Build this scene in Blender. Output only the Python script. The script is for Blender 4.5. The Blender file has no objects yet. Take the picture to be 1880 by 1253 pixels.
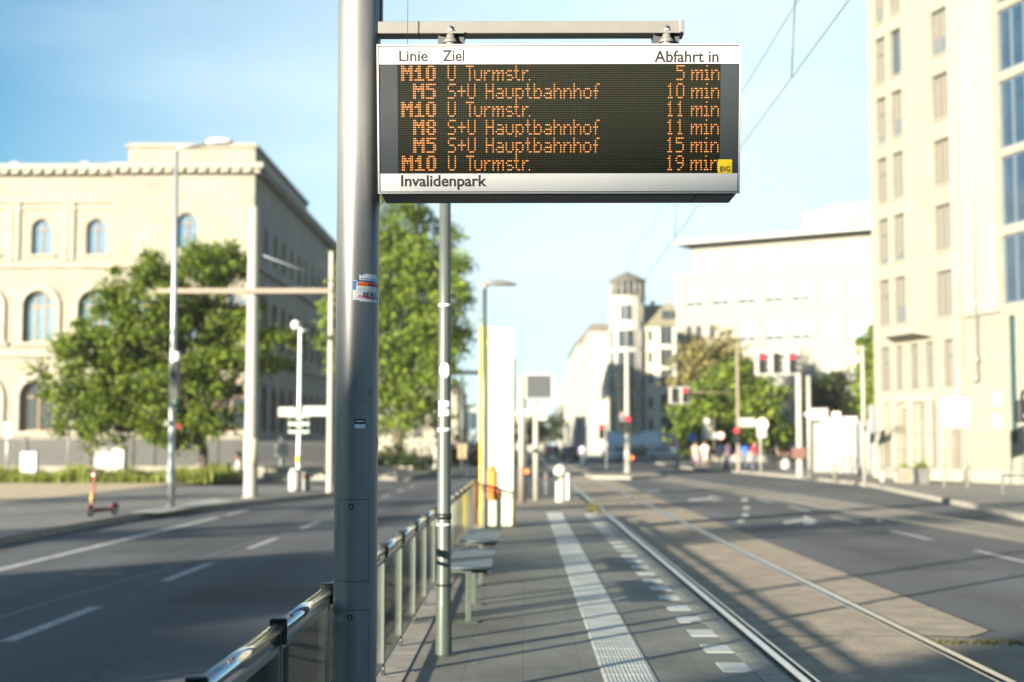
import bpy, bmesh, math, random
from math import radians, sin, cos, pi, sqrt, atan2
from mathutils import Vector, Matrix, Euler

S = bpy.context.scene
COL = S.collection
random.seed(7)

# ------------------------------------------------------------------ camera
FOC = 2611.0
EYE = 1.72
cam_d = bpy.data.cameras.new('camera')
cam = bpy.data.objects.new('camera', cam_d)
COL.objects.link(cam)
cam_d.sensor_width = 36.0
cam_d.lens = 50.0
cam_d.clip_start = 0.05
cam_d.clip_end = 3000
cam.location = (0, 0, EYE)
cam.rotation_euler = (radians(90 + 4.13), 0, radians(0.44))
cam_d.dof.use_dof = True
cam_d.dof.focus_distance = 6.15
cam_d.dof.aperture_fstop = 2.0
S.camera = cam

# ------------------------------------------------------------------ sun, sky, exposure
SUN_EL = 10.5
SDX, SDY = 0.65, 0.76                    # horizontal direction the light travels
sun_d = bpy.data.lights.new('sun', 'SUN')
sun_d.energy = 5.0
sun_d.angle = radians(0.6)
sun_d.color = (1.0, 0.89, 0.70)
sun = bpy.data.objects.new('sun', sun_d)
COL.objects.link(sun)
ce = cos(radians(SUN_EL))
sun.rotation_euler = Vector((SDX * ce, SDY * ce, -sin(radians(SUN_EL)))).to_track_quat('-Z', 'Y').to_euler()

W = bpy.data.worlds.new('World')
S.world = W
W.use_nodes = True
wn = W.node_tree
wn.nodes.clear()
w_out = wn.nodes.new('ShaderNodeOutputWorld')
w_bg = wn.nodes.new('ShaderNodeBackground')
w_sky = wn.nodes.new('ShaderNodeTexSky')
w_sky.sky_type = 'NISHITA'
w_sky.sun_disc = False
w_sky.sun_elevation = radians(SUN_EL)
w_sky.sun_rotation = atan2(-SDX, -SDY)
w_sky.air_density = 1.0
w_sky.dust_density = 0.5
w_sky.ozone_density = 3.0
w_bg.inputs['Strength'].default_value = 0.050
# thin cirrus: stretched noise over the view direction adds a little white
w_tc = wn.nodes.new('ShaderNodeTexCoord')
w_map = wn.nodes.new('ShaderNodeMapping')
w_map.inputs['Rotation'].default_value = (0.3, 0.35, 0.5)
w_map.inputs['Scale'].default_value = (1.2, 1.8, 4.5)
w_no = wn.nodes.new('ShaderNodeTexNoise')
w_no.inputs['Scale'].default_value = 2.2
w_no.inputs['Detail'].default_value = 7.0
w_no.inputs['Roughness'].default_value = 0.55
w_ra = wn.nodes.new('ShaderNodeValToRGB')
w_ra.color_ramp.elements[0].position = 0.40
w_ra.color_ramp.elements[1].position = 0.80
w_mix = wn.nodes.new('ShaderNodeMix')
w_mix.data_type = 'RGBA'
w_mix.inputs[7].default_value = (3.9, 4.9, 5.3, 1)
w_mul = wn.nodes.new('ShaderNodeMath')
w_mul.operation = 'MULTIPLY'
w_mul.inputs[1].default_value = 0.38
L = wn.links.new
L(w_tc.outputs['Generated'], w_map.inputs['Vector'])
L(w_map.outputs[0], w_no.inputs['Vector'])
L(w_no.outputs['Fac'], w_ra.inputs[0])
w_dot = wn.nodes.new('ShaderNodeVectorMath')
w_dot.operation = 'DOT_PRODUCT'
w_dot.inputs[1].default_value = Vector((0.10, 0.97, 0.20)).normalized()
w_vr = wn.nodes.new('ShaderNodeValToRGB')
w_vr.color_ramp.elements[0].position = 0.90
w_vr.color_ramp.elements[1].position = 1.0
w_vr.color_ramp.elements[1].color = (0.80, 0.80, 0.80, 1)
w_add = wn.nodes.new('ShaderNodeMath')
w_add.operation = 'ADD'
w_add.use_clamp = True
L(w_tc.outputs['Generated'], w_dot.inputs[0])
L(w_dot.outputs['Value'], w_vr.inputs[0])
L(w_ra.outputs[0], w_mul.inputs[0])
L(w_mul.outputs[0], w_add.inputs[0])
L(w_vr.outputs[0], w_add.inputs[1])
L(w_add.outputs[0], w_mix.inputs[0])
w_tint = wn.nodes.new('ShaderNodeMix')
w_tint.data_type = 'RGBA'
w_tint.blend_type = 'MULTIPLY'
w_tint.inputs[0].default_value = 1.0
w_tint.inputs[7].default_value = (0.68, 0.97, 1.0, 1)
L(w_sky.outputs[0], w_tint.inputs[6])
L(w_tint.outputs[2], w_mix.inputs[6])
L(w_mix.outputs[2], w_bg.inputs['Color'])
L(w_bg.outputs[0], w_out.inputs[0])

S.view_settings.view_transform = 'Standard'
S.view_settings.look = 'None'
S.view_settings.exposure = 2.15
S.view_settings.gamma = 1.0
S.render.engine = 'CYCLES'
S.cycles.use_denoising = True
S.cycles.max_bounces = 6
S.cycles.diffuse_bounces = 3
S.cycles.glossy_bounces = 3
S.cycles.transmission_bounces = 4
S.cycles.transparent_max_bounces = 12
S.cycles.caustics_reflective = False
S.cycles.caustics_refractive = False
S.cycles.sample_clamp_indirect = 4.0

# ------------------------------------------------------------------ placing helpers (survey the photo once, then everything is metres)
RC = cam.rotation_euler.to_matrix()


def ray(px, py):
    return RC @ Vector(((px - 940) / FOC, (626.5 - py) / FOC, -1.0))


def P(px, py, Y):
    d = ray(px, py)
    return Vector((0, 0, EYE)) + d * (Y / d.y)


def G(px, py, z=0.0):
    d = ray(px, py)
    return Vector((0, 0, EYE)) + d * ((z - EYE) / d.z)


# ------------------------------------------------------------------ materials
MATS = {}


def mat(name, col, rough=0.7, metal=0.0, var=0.0, scale=3.0, detail=6.0, bump=0.0, bscale=40.0, spec=0.5, col2=None, coat=0.0, streak=None):
    if name in MATS:
        return MATS[name]
    m = bpy.data.materials.new(name)
    m.use_nodes = True
    nt = m.node_tree
    b = nt.nodes['Principled BSDF']
    b.inputs['Roughness'].default_value = rough
    b.inputs['Metallic'].default_value = metal
    b.inputs['Specular IOR Level'].default_value = spec
    b.inputs['Coat Weight'].default_value = coat
    c = (*col, 1)
    b.inputs['Base Color'].default_value = c
    if var or col2 or bump:
        tc = nt.nodes.new('ShaderNodeTexCoord')
        mp = nt.nodes.new('ShaderNodeMapping')
        if streak:
            mp.inputs['Scale'].default_value = streak
        nt.links.new(tc.outputs['Object'], mp.inputs[0])
    if var or col2:
        n = nt.nodes.new('ShaderNodeTexNoise')
        n.inputs['Scale'].default_value = scale
        n.inputs['Detail'].default_value = detail
        n.inputs['Roughness'].default_value = 0.62
        r = nt.nodes.new('ShaderNodeValToRGB')
        r.color_ramp.elements[0].position = 0.3
        r.color_ramp.elements[1].position = 0.7
        if col2:
            r.color_ramp.elements[0].color = c
            r.color_ramp.elements[1].color = (*col2, 1)
        else:
            r.color_ramp.elements[0].color = tuple(max(0, x * (1 - var)) for x in col) + (1,)
            r.color_ramp.elements[1].color = tuple(x * (1 + var) for x in col) + (1,)
        nt.links.new(mp.outputs[0], n.inputs['Vector'])
        nt.links.new(n.outputs['Fac'], r.inputs[0])
        nt.links.new(r.outputs[0], b.inputs['Base Color'])
    if bump:
        n2 = nt.nodes.new('ShaderNodeTexNoise')
        n2.inputs['Scale'].default_value = bscale
        n2.inputs['Detail'].default_value = 4
        bp = nt.nodes.new('ShaderNodeBump')
        bp.inputs['Strength'].default_value = bump
        bp.inputs['Distance'].default_value = 0.02
        nt.links.new(mp.outputs[0], n2.inputs['Vector'])
        nt.links.new(n2.outputs['Fac'], bp.inputs['Height'])
        nt.links.new(bp.outputs[0], b.inputs['Normal'])
    MATS[name] = m
    return m


def emit(name, col, strength, base=(0.02, 0.02, 0.02)):
    if name in MATS:
        return MATS[name]
    m = mat(name, base, 0.4)
    b = m.node_tree.nodes['Principled BSDF']
    b.inputs['Emission Color'].default_value = (*col, 1)
    b.inputs['Emission Strength'].default_value = strength
    return m


def paver_mat(name, col, var, bw, bh, mortar, mcol, rough=0.8, rot=0.0, blot=0.25):
    m = bpy.data.materials.new(name)
    m.use_nodes = True
    nt = m.node_tree
    b = nt.nodes['Principled BSDF']
    b.inputs['Roughness'].default_value = rough
    tc = nt.nodes.new('ShaderNodeTexCoord')
    mp = nt.nodes.new('ShaderNodeMapping')
    mp.inputs['Rotation'].default_value = (0, 0, rot)
    br = nt.nodes.new('ShaderNodeTexBrick')
    br.inputs['Scale'].default_value = 1.0
    br.inputs['Brick Width'].default_value = bw
    br.inputs['Row Height'].default_value = bh
    br.inputs['Mortar Size'].default_value = mortar
    br.inputs['Color1'].default_value = tuple(x * (1 - var) for x in col) + (1,)
    br.inputs['Color2'].default_value = tuple(x * (1 + var) for x in col) + (1,)
    br.inputs['Mortar'].default_value = (*mcol, 1)
    n = nt.nodes.new('ShaderNodeTexNoise')
    n.inputs['Scale'].default_value = 1.3
    n.inputs['Detail'].default_value = 9
    n.inputs['Roughness'].default_value = 0.65
    r = nt.nodes.new('ShaderNodeValToRGB')
    r.color_ramp.elements[0].position = 0.3
    r.color_ramp.elements[1].position = 0.72
    r.color_ramp.elements[0].color = (1 - blot,) * 3 + (1,)
    r.color_ramp.elements[1].color = (1 + blot,) * 3 + (1,)
    mx = nt.nodes.new('ShaderNodeMix')
    mx.data_type = 'RGBA'
    mx.blend_type = 'MULTIPLY'
    mx.inputs[0].default_value = 1.0
    bp = nt.nodes.new('ShaderNodeBump')
    bp.inputs['Strength'].default_value = 0.25
    bp.inputs['Distance'].default_value = 0.01
    k = nt.links.new
    k(tc.outputs['Object'], mp.inputs[0])
    k(mp.outputs[0], br.inputs['Vector'])
    k(mp.outputs[0], n.inputs['Vector'])
    k(n.outputs['Fac'], r.inputs[0])
    k(br.outputs['Color'], mx.inputs[6])
    k(r.outputs[0], mx.inputs[7])
    k(mx.outputs[2], b.inputs['Base Color'])
    k(n.outputs['Fac'], bp.inputs['Height'])
    k(bp.outputs[0], b.inputs['Normal'])
    MATS[name] = m
    return m


def asphalt_mat(name, col, rough=0.85):
    m = bpy.data.materials.new(name)
    m.use_nodes = True
    nt = m.node_tree
    b = nt.nodes['Principled BSDF']
    b.inputs['Roughness'].default_value = rough
    b.inputs['Specular IOR Level'].default_value = 0.3
    tc = nt.nodes.new('ShaderNodeTexCoord')
    k = nt.links.new
    big = nt.nodes.new('ShaderNodeTexNoise')
    big.inputs['Scale'].default_value = 0.35
    big.inputs['Detail'].default_value = 8
    mp = nt.nodes.new('ShaderNodeMapping')
    mp.inputs['Scale'].default_value = (1.0, 0.25, 1.0)
    k(tc.outputs['Object'], mp.inputs[0])
    k(mp.outputs[0], big.inputs['Vector'])
    r1 = nt.nodes.new('ShaderNodeValToRGB')
    r1.color_ramp.elements[0].position = 0.32
    r1.color_ramp.elements[1].position = 0.68
    r1.color_ramp.elements[0].color = tuple(x * 0.78 for x in col) + (1,)
    r1.color_ramp.elements[1].color = tuple(x * 1.25 for x in col) + (1,)
    k(big.outputs['Fac'], r1.inputs[0])
    fine = nt.nodes.new('ShaderNodeTexVoronoi')
    fine.inputs['Scale'].default_value = 85
    k(tc.outputs['Object'], fine.inputs['Vector'])
    r2 = nt.nodes.new('ShaderNodeValToRGB')
    r2.color_ramp.elements[0].color = (1.2, 1.2, 1.2, 1)
    r2.color_ramp.elements[1].color = (0.75, 0.75, 0.75, 1)
    k(fine.outputs['Distance'], r2.inputs[0])
    mx = nt.nodes.new('ShaderNodeMix')
    mx.data_type = 'RGBA'
    mx.blend_type = 'MULTIPLY'
    mx.inputs[0].default_value = 1.0
    k(r1.outputs[0], mx.inputs[6])
    k(r2.outputs[0], mx.inputs[7])
    wv = nt.nodes.new('ShaderNodeTexWave')
    wv.bands_direction = 'X'
    wv.inputs['Scale'].default_value = 0.18
    wv.inputs['Distortion'].default_value = 1.2
    wv.inputs['Detail'].default_value = 3
    k(mp.outputs[0], wv.inputs['Vector'])
    r3 = nt.nodes.new('ShaderNodeValToRGB')
    r3.color_ramp.elements[0].color = (0.88, 0.88, 0.88, 1)
    r3.color_ramp.elements[1].color = (1.1, 1.1, 1.1, 1)
    k(wv.outputs['Fac'], r3.inputs[0])
    mx2 = nt.nodes.new('ShaderNodeMix')
    mx2.data_type = 'RGBA'
    mx2.blend_type = 'MULTIPLY'
    mx2.inputs[0].default_value = 1.0
    k(mx.outputs[2], mx2.inputs[6])
    k(r3.outputs[0], mx2.inputs[7])
    dn = nt.nodes.new('ShaderNodeTexNoise')
    dn.inputs['Scale'].default_value = 1.5
    dn.inputs['Detail'].default_value = 5
    k(tc.outputs['Object'], dn.inputs['Vector'])
    dm = nt.nodes.new('ShaderNodeMix')
    dm.data_type = 'RGBA'
    dm.blend_type = 'LINEAR_LIGHT'
    dm.inputs[0].default_value = 0.8
    k(tc.outputs['Object'], dm.inputs[6])
    k(dn.outputs['Color'], dm.inputs[7])
    vc = nt.nodes.new('ShaderNodeTexVoronoi')
    vc.feature = 'DISTANCE_TO_EDGE'
    vc.inputs['Scale'].default_value = 0.22
    k(dm.outputs[2], vc.inputs['Vector'])
    r4 = nt.nodes.new('ShaderNodeValToRGB')
    r4.color_ramp.elements[0].position = 0.0
    r4.color_ramp.elements[1].position = 0.006
    r4.color_ramp.elements[0].color = (0.55, 0.55, 0.55, 1)
    r4.color_ramp.elements[1].color = (1, 1, 1, 1)
    k(vc.outputs['Distance'], r4.inputs[0])
    mx3 = nt.nodes.new('ShaderNodeMix')
    mx3.data_type = 'RGBA'
    mx3.blend_type = 'MULTIPLY'
    mx3.inputs[0].default_value = 1.0
    k(mx2.outputs[2], mx3.inputs[6])
    k(r4.outputs[0], mx3.inputs[7])
    k(mx3.outputs[2], b.inputs['Base Color'])
    bp = nt.nodes.new('ShaderNodeBump')
    bp.inputs['Strength'].default_value = 0.3
    bp.inputs['Distance'].default_value = 0.006
    k(fine.outputs['Distance'], bp.inputs['Height'])
    k(bp.outputs[0], b.inputs['Normal'])
    MATS[name] = m
    return m


def block_mat(name, col, bw, bh, mortar=0.012, mk=0.8, var=0.06, blot=0.12, soot=0.0):
    m = bpy.data.materials.new(name)
    m.use_nodes = True
    nt = m.node_tree
    k = nt.links.new
    b = nt.nodes['Principled BSDF']
    b.inputs['Roughness'].default_value = 0.85
    tc = nt.nodes.new('ShaderNodeTexCoord')
    sp_ = nt.nodes.new('ShaderNodeSeparateXYZ')
    k(tc.outputs['Object'], sp_.inputs[0])
    ad = nt.nodes.new('ShaderNodeMath')
    k(sp_.outputs['X'], ad.inputs[0])
    k(sp_.outputs['Y'], ad.inputs[1])
    cb_ = nt.nodes.new('ShaderNodeCombineXYZ')
    k(ad.outputs[0], cb_.inputs['X'])
    k(sp_.outputs['Z'], cb_.inputs['Y'])
    br = nt.nodes.new('ShaderNodeTexBrick')
    br.inputs['Scale'].default_value = 1.0
    br.inputs['Brick Width'].default_value = bw
    br.inputs['Row Height'].default_value = bh
    br.inputs['Mortar Size'].default_value = mortar
    br.inputs['Color1'].default_value = tuple(x * (1 - var) for x in col) + (1,)
    br.inputs['Color2'].default_value = tuple(x * (1 + var) for x in col) + (1,)
    br.inputs['Mortar'].default_value = tuple(x * mk for x in col) + (1,)
    k(cb_.outputs[0], br.inputs['Vector'])
    mp = nt.nodes.new('ShaderNodeMapping')
    mp.inputs['Scale'].default_value = (1, 1, .35)
    k(tc.outputs['Object'], mp.inputs[0])
    n = nt.nodes.new('ShaderNodeTexNoise')
    n.inputs['Scale'].default_value = 0.9
    n.inputs['Detail'].default_value = 9
    n.inputs['Roughness'].default_value = 0.65
    k(mp.outputs[0], n.inputs['Vector'])
    r = nt.nodes.new('ShaderNodeValToRGB')
    r.color_ramp.elements[0].position = 0.3
    r.color_ramp.elements[1].position = 0.7
    r.color_ramp.elements[0].color = (1 - blot - soot, 1 - blot - soot, 1 - blot - soot * .9, 1)
    r.color_ramp.elements[1].color = (1 + blot, 1 + blot, 1 + blot, 1)
    k(n.outputs['Fac'], r.inputs[0])
    mx = nt.nodes.new('ShaderNodeMix')
    mx.data_type = 'RGBA'
    mx.blend_type = 'MULTIPLY'
    mx.inputs[0].default_value = 1.0
    k(br.outputs['Color'], mx.inputs[6])
    k(r.outputs[0], mx.inputs[7])
    k(mx.outputs[2], b.inputs['Base Color'])
    MATS[name] = m
    return m


def leaf_mat(name, c1, c2, trans=0.42):
    m = bpy.data.materials.new(name)
    m.use_nodes = True
    nt = m.node_tree
    nt.nodes.clear()
    k = nt.links.new
    out = nt.nodes.new('ShaderNodeOutputMaterial')
    geo = nt.nodes.new('ShaderNodeNewGeometry')
    ramp = nt.nodes.new('ShaderNodeValToRGB')
    ramp.color_ramp.elements[0].color = (*c1, 1)
    ramp.color_ramp.elements[1].color = (*c2, 1)
    k(geo.outputs['Random Per Island'], ramp.inputs[0])
    d = nt.nodes.new('ShaderNodeBsdfPrincipled')
    d.inputs['Roughness'].default_value = 0.55
    d.inputs['Specular IOR Level'].default_value = 0.3
    t = nt.nodes.new('ShaderNodeBsdfTranslucent')
    mx = nt.nodes.new('ShaderNodeMixShader')
    mx.inputs[0].default_value = trans
    k(ramp.outputs[0], d.inputs['Base Color'])
    k(ramp.outputs[0], t.inputs['Color'])
    k(d.outputs[0], mx.inputs[1])
    k(t.outputs[0], mx.inputs[2])
    k(mx.outputs[0], out.inputs[0])
    MATS[name] = m
    return m


def glass_panel_mat(name):
    m = bpy.data.materials.new(name)
    m.use_nodes = True
    nt = m.node_tree
    nt.nodes.clear()
    k = nt.links.new
    out = nt.nodes.new('ShaderNodeOutputMaterial')
    tr = nt.nodes.new('ShaderNodeBsdfTransparent')
    tr.inputs[0].default_value = (0.93, 0.96, 0.94, 1)
    df = nt.nodes.new('ShaderNodeBsdfDiffuse')
    df.inputs[0].default_value = (0.36, 0.37, 0.33, 1)
    gl = nt.nodes.new('ShaderNodeBsdfGlossy')
    gl.inputs['Roughness'].default_value = 0.06
    n = nt.nodes.new('ShaderNodeTexNoise')
    n.inputs['Scale'].default_value = 3.0
    n.inputs['Detail'].default_value = 6
    r = nt.nodes.new('ShaderNodeValToRGB')
    r.color_ramp.elements[0].color = (0.05, 0.05, 0.05, 1)
    r.color_ramp.elements[1].color = (0.17, 0.17, 0.17, 1)
    k(n.outputs['Fac'], r.inputs[0])
    m1 = nt.nodes.new('ShaderNodeMixShader')
    k(r.outputs[0], m1.inputs[0])
    k(tr.outputs[0], m1.inputs[1])
    k(df.outputs[0], m1.inputs[2])
    lw = nt.nodes.new('ShaderNodeLayerWeight')
    lw.inputs[0].default_value = 0.12
    m2 = nt.nodes.new('ShaderNodeMixShader')
    k(lw.outputs['Fresnel'], m2.inputs[0])
    k(m1.outputs[0], m2.inputs[1])
    k(gl.outputs[0], m2.inputs[2])
    k(m2.outputs[0], out.inputs[0])
    MATS[name] = m
    return m


def led_mat(name):
    """dark board with a grid of unlit diodes, laid out in the board's own UV (one unit = one diode)"""
    m = bpy.data.materials.new(name)
    m.use_nodes = True
    nt = m.node_tree
    b = nt.nodes['Principled BSDF']
    b.inputs['Roughness'].default_value = 0.6
    b.inputs['Specular IOR Level'].default_value = 0.08
    k = nt.links.new
    uv = nt.nodes.new('ShaderNodeUVMap')
    fr = nt.nodes.new('ShaderNodeVectorMath')
    fr.operation = 'FRACTION'
    k(uv.outputs[0], fr.inputs[0])
    sb = nt.nodes.new('ShaderNodeVectorMath')
    sb.operation = 'SUBTRACT'
    sb.inputs[1].default_value = (0.5, 0.5, 0)
    k(fr.outputs[0], sb.inputs[0])
    ln = nt.nodes.new('ShaderNodeVectorMath')
    ln.operation = 'LENGTH'
    k(sb.outputs[0], ln.inputs[0])
    r = nt.nodes.new('ShaderNodeValToRGB')
    r.color_ramp.elements[0].position = 0.26
    r.color_ramp.elements[1].position = 0.36
    r.color_ramp.elements[0].color = (0.027, 0.029, 0.018, 1)
    r.color_ramp.elements[1].color = (0.0022, 0.003, 0.0024, 1)
    k(ln.outputs['Value'], r.inputs[0])
    k(r.outputs[0], b.inputs['Base Color'])
    MATS[name] = m
    return m


M_ASPH = asphalt_mat('asphalt', (0.079, 0.084, 0.091))
M_ASPH_OLD = mat('worn_asphalt', (0.15, 0.128, 0.098), 0.95, col2=(0.24, 0.205, 0.155), scale=2.2, detail=14, bump=0.7, bscale=45)
M_PLAT = paver_mat('platform_paver', (0.160, 0.150, 0.132), 0.08, 0.60, 0.40, 0.005, (0.115, 0.108, 0.095), rot=radians(90), blot=0.34)
M_SIDE = paver_mat('sidewalk_paver', (0.15, 0.145, 0.135), 0.12, 0.5, 0.5, 0.008, (0.07, 0.07, 0.065), rot=0.3)
M_COBB = paver_mat('tan_sett', (0.27, 0.22, 0.165), 0.2, 0.16, 0.16, 0.012, (0.12, 0.1, 0.08))
M_KERB = mat('kerb_granite', (0.23, 0.215, 0.19), 0.8, var=0.25, scale=6, bump=0.2)
M_TRACK = mat('track_concrete', (0.165, 0.138, 0.105), 0.95, col2=(0.335, 0.28, 0.21), scale=2.6, detail=15, bump=0.8, bscale=40)
M_TRACKD = mat('track_edge_concrete', (0.20, 0.18, 0.15), 0.9, var=0.35, scale=2.5, detail=12, bump=0.4, bscale=60)
M_RAIL = mat('rail_steel', (0.62, 0.62, 0.62), 0.28, 1.0, var=0.1, scale=4)
M_GROOVE = mat('rail_groove', (0.025, 0.022, 0.02), 0.9)
M_PAINT = mat('road_paint', (0.16, 0.16, 0.158), 0.75, col2=(0.47, 0.47, 0.455), scale=7, detail=14)
M_TACT = mat('tactile_paving', (0.47, 0.46, 0.44), 0.85, var=0.22, scale=2.2, detail=10)
M_EDGE = mat('edge_block', (0.46, 0.455, 0.44), 0.8, var=0.18, scale=5)
M_SEAM = mat('tar_seam', (0.11, 0.11, 0.115), 0.7, var=0.2)
M_POLE = mat('grey_pole_paint', (0.190, 0.191, 0.192), 0.44, 0.5, var=0.13, scale=3, spec=0.4, streak=(6, 6, 0.7))
M_POLEG = mat('green_grey_paint', (0.075, 0.088, 0.080), 0.40, 0.15, var=0.12, scale=5, spec=0.5)
M_ARM = mat('arm_paint', (0.155, 0.15, 0.14), 0.4, 0.1, var=0.06, scale=8)
M_DARKGAP = mat('shadow_gap', (0.012, 0.013, 0.015), 0.8)
M_WHITE = mat('white_enamel', (0.53, 0.535, 0.54), 0.3, var=0.03, scale=4)
M_FRAME = mat('anodised_frame', (0.36, 0.37, 0.38), 0.4, 0.2)
M_HOUS = mat('dark_housing', (0.045, 0.05, 0.055), 0.5, var=0.15, scale=5)
M_SLATE = mat('slate_panel', (0.030, 0.036, 0.043), 0.5, var=0.05, spec=0.12)
M_LETTER = mat('black_lettering', (0.012, 0.012, 0.014), 0.5)
M_YELLOW = mat('signal_yellow', (0.62, 0.47, 0.01), 0.5)
M_STEEL = mat('stainless_steel', (0.70, 0.70, 0.69), 0.14, 1.0, var=0.08, scale=12)
M_GALV = mat('galvanised_steel', (0.42, 0.44, 0.45), 0.45, 0.7, var=0.2, scale=14)
M_POST = mat('dark_post_paint', (0.028, 0.036, 0.036), 0.4, 0.2, var=0.15)
M_GLASSP = glass_panel_mat('railing_glass')
M_BLACK = mat('black_plastic', (0.015, 0.017, 0.017), 0.45)
M_CONC = mat('pale_concrete', (0.30, 0.29, 0.25), 0.85, var=0.15, scale=3, bump=0.1)
M_MAST = mat('pale_mast_paint', (0.27, 0.262, 0.23), 0.55, var=0.08, scale=2)
M_BEAM = mat('beam_paint', (0.20, 0.16, 0.125), 0.7, var=0.1)
M_SIGNW = mat('sign_white', (0.33, 0.33, 0.315), 0.5)
M_SIGNR = mat('sign_red', (0.50, 0.03, 0.035), 0.5)
M_SIGNB = mat('sign_blue', (0.04, 0.14, 0.45), 0.5)
M_SIGNG = mat('sign_back_grey', (0.30, 0.33, 0.36), 0.5, 0.4)
M_ORANGE = mat('orange_paint', (0.70, 0.17, 0.03), 0.5, var=0.1)
M_SOIL = mat('bed_soil', (0.10, 0.085, 0.06), 0.95, var=0.3, scale=2)
M_STONE = block_mat('sandstone', (0.225, 0.211, 0.172), 1.15, 0.46, 0.018, 0.72, 0.08, 0.14, 0.06)
M_STONE2 = mat('sandstone_trim', (0.255, 0.24, 0.20), 0.85, var=0.12, scale=1.2, detail=8)
M_ZINC = mat('zinc_roof', (0.22, 0.23, 0.24), 0.6, 0.2, var=0.1)
M_LIME = block_mat('limestone_cladding', (0.208, 0.198, 0.160), 1.5, 0.72, 0.014, 0.80, 0.05, 0.08)
M_LIME2 = block_mat('limestone_pale', (0.235, 0.226, 0.192), 2.4, 0.72, 0.014, 0.82, 0.03, 0.06)
M_PLAST = block_mat('white_plaster', (0.200, 0.194, 0.165), 2.55, 3.4, 0.03, 0.78, 0.03, 0.06)
M_PLASTY = mat('cream_plaster', (0.40, 0.385, 0.315), 0.85, var=0.07, scale=0.6)
M_PALE = mat('pale_render', (0.27, 0.265, 0.24), 0.85, var=0.06, scale=0.6)
M_TILE = mat('grey_brown_tile', (0.105, 0.088, 0.072), 0.8, var=0.2, scale=1.0)
M_ROOFO = mat('olive_roof', (0.16, 0.15, 0.10), 0.7, var=0.12, scale=0.7)
M_GLASS = mat('window_glass', (0.025, 0.032, 0.04), 0.06, spec=0.8, var=0.2, scale=0.6)
M_GLASSB = mat('blue_glazing', (0.018, 0.042, 0.075), 0.08, spec=0.8, var=0.25, scale=0.7)
M_BLIND = mat('beige_blind', (0.142, 0.131, 0.110), 0.8, var=0.08, scale=3)
M_BLINDW = mat('white_blind', (0.36, 0.35, 0.32), 0.8)
M_WFRAME = mat('window_frame_brown', (0.20, 0.125, 0.06), 0.6)
M_WFRAMEG = mat('window_frame_grey', (0.10, 0.105, 0.10), 0.5)
M_IRON = mat('fence_iron', (0.02, 0.023, 0.026), 0.5)
M_BARK = mat('bark', (0.07, 0.055, 0.04), 0.95, var=0.3, scale=6, bump=0.4, bscale=12)
M_LEAFA = leaf_mat('chestnut_leaves', (0.028, 0.060, 0.006), (0.185, 0.25, 0.023))
M_LEAFB = leaf_mat('poplar_leaves', (0.045, 0.090, 0.008), (0.22, 0.295, 0.03))
M_LEAFC = leaf_mat('pale_leaves', (0.10, 0.10, 0.034), (0.27, 0.24, 0.085))
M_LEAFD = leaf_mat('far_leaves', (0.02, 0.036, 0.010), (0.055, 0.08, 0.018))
M_GRASS = leaf_mat('grass_blades', (0.08, 0.13, 0.015), (0.26, 0.28, 0.05))
M_BENCH = mat('bench_wire', (0.055, 0.075, 0.10), 0.5, 0.1)
M_GLASSM = mat('sky_reflecting_glass', (0.30, 0.36, 0.42), 0.07, 0.75, var=0.25, scale=0.5)
M_WEED = leaf_mat('weed_leaves', (0.045, 0.05, 0.012), (0.13, 0.12, 0.035), 0.2)
M_PFRAME = mat('panel_clamp', (0.15, 0.165, 0.15), 0.5, 0.2)
M_SKIN = mat('skin', (0.42, 0.24, 0.16), 0.6)
M_HAIR = mat('dark_hair', (0.03, 0.02, 0.014), 0.6)
M_SHOE = mat('shoe', (0.06, 0.06, 0.06), 0.6)
M_TYRE = mat('tyre_rubber', (0.02, 0.02, 0.02), 0.8)
LIT_RED = emit('lit_red_lamp', (1.0, 0.03, 0.06), 0.55)
M_LENS = mat('dark_lens', (0.03, 0.035, 0.035), 0.25)
LED_ON = emit('lit_diode', (1.0, 0.36, 0.04), 0.46)
LED_HALO = emit('diode_halo', (1.0, 0.11, 0.004), 0.05)  # dim glowing disc that paints the halo round each diode
M_LED = led_mat('diode_board')


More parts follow.
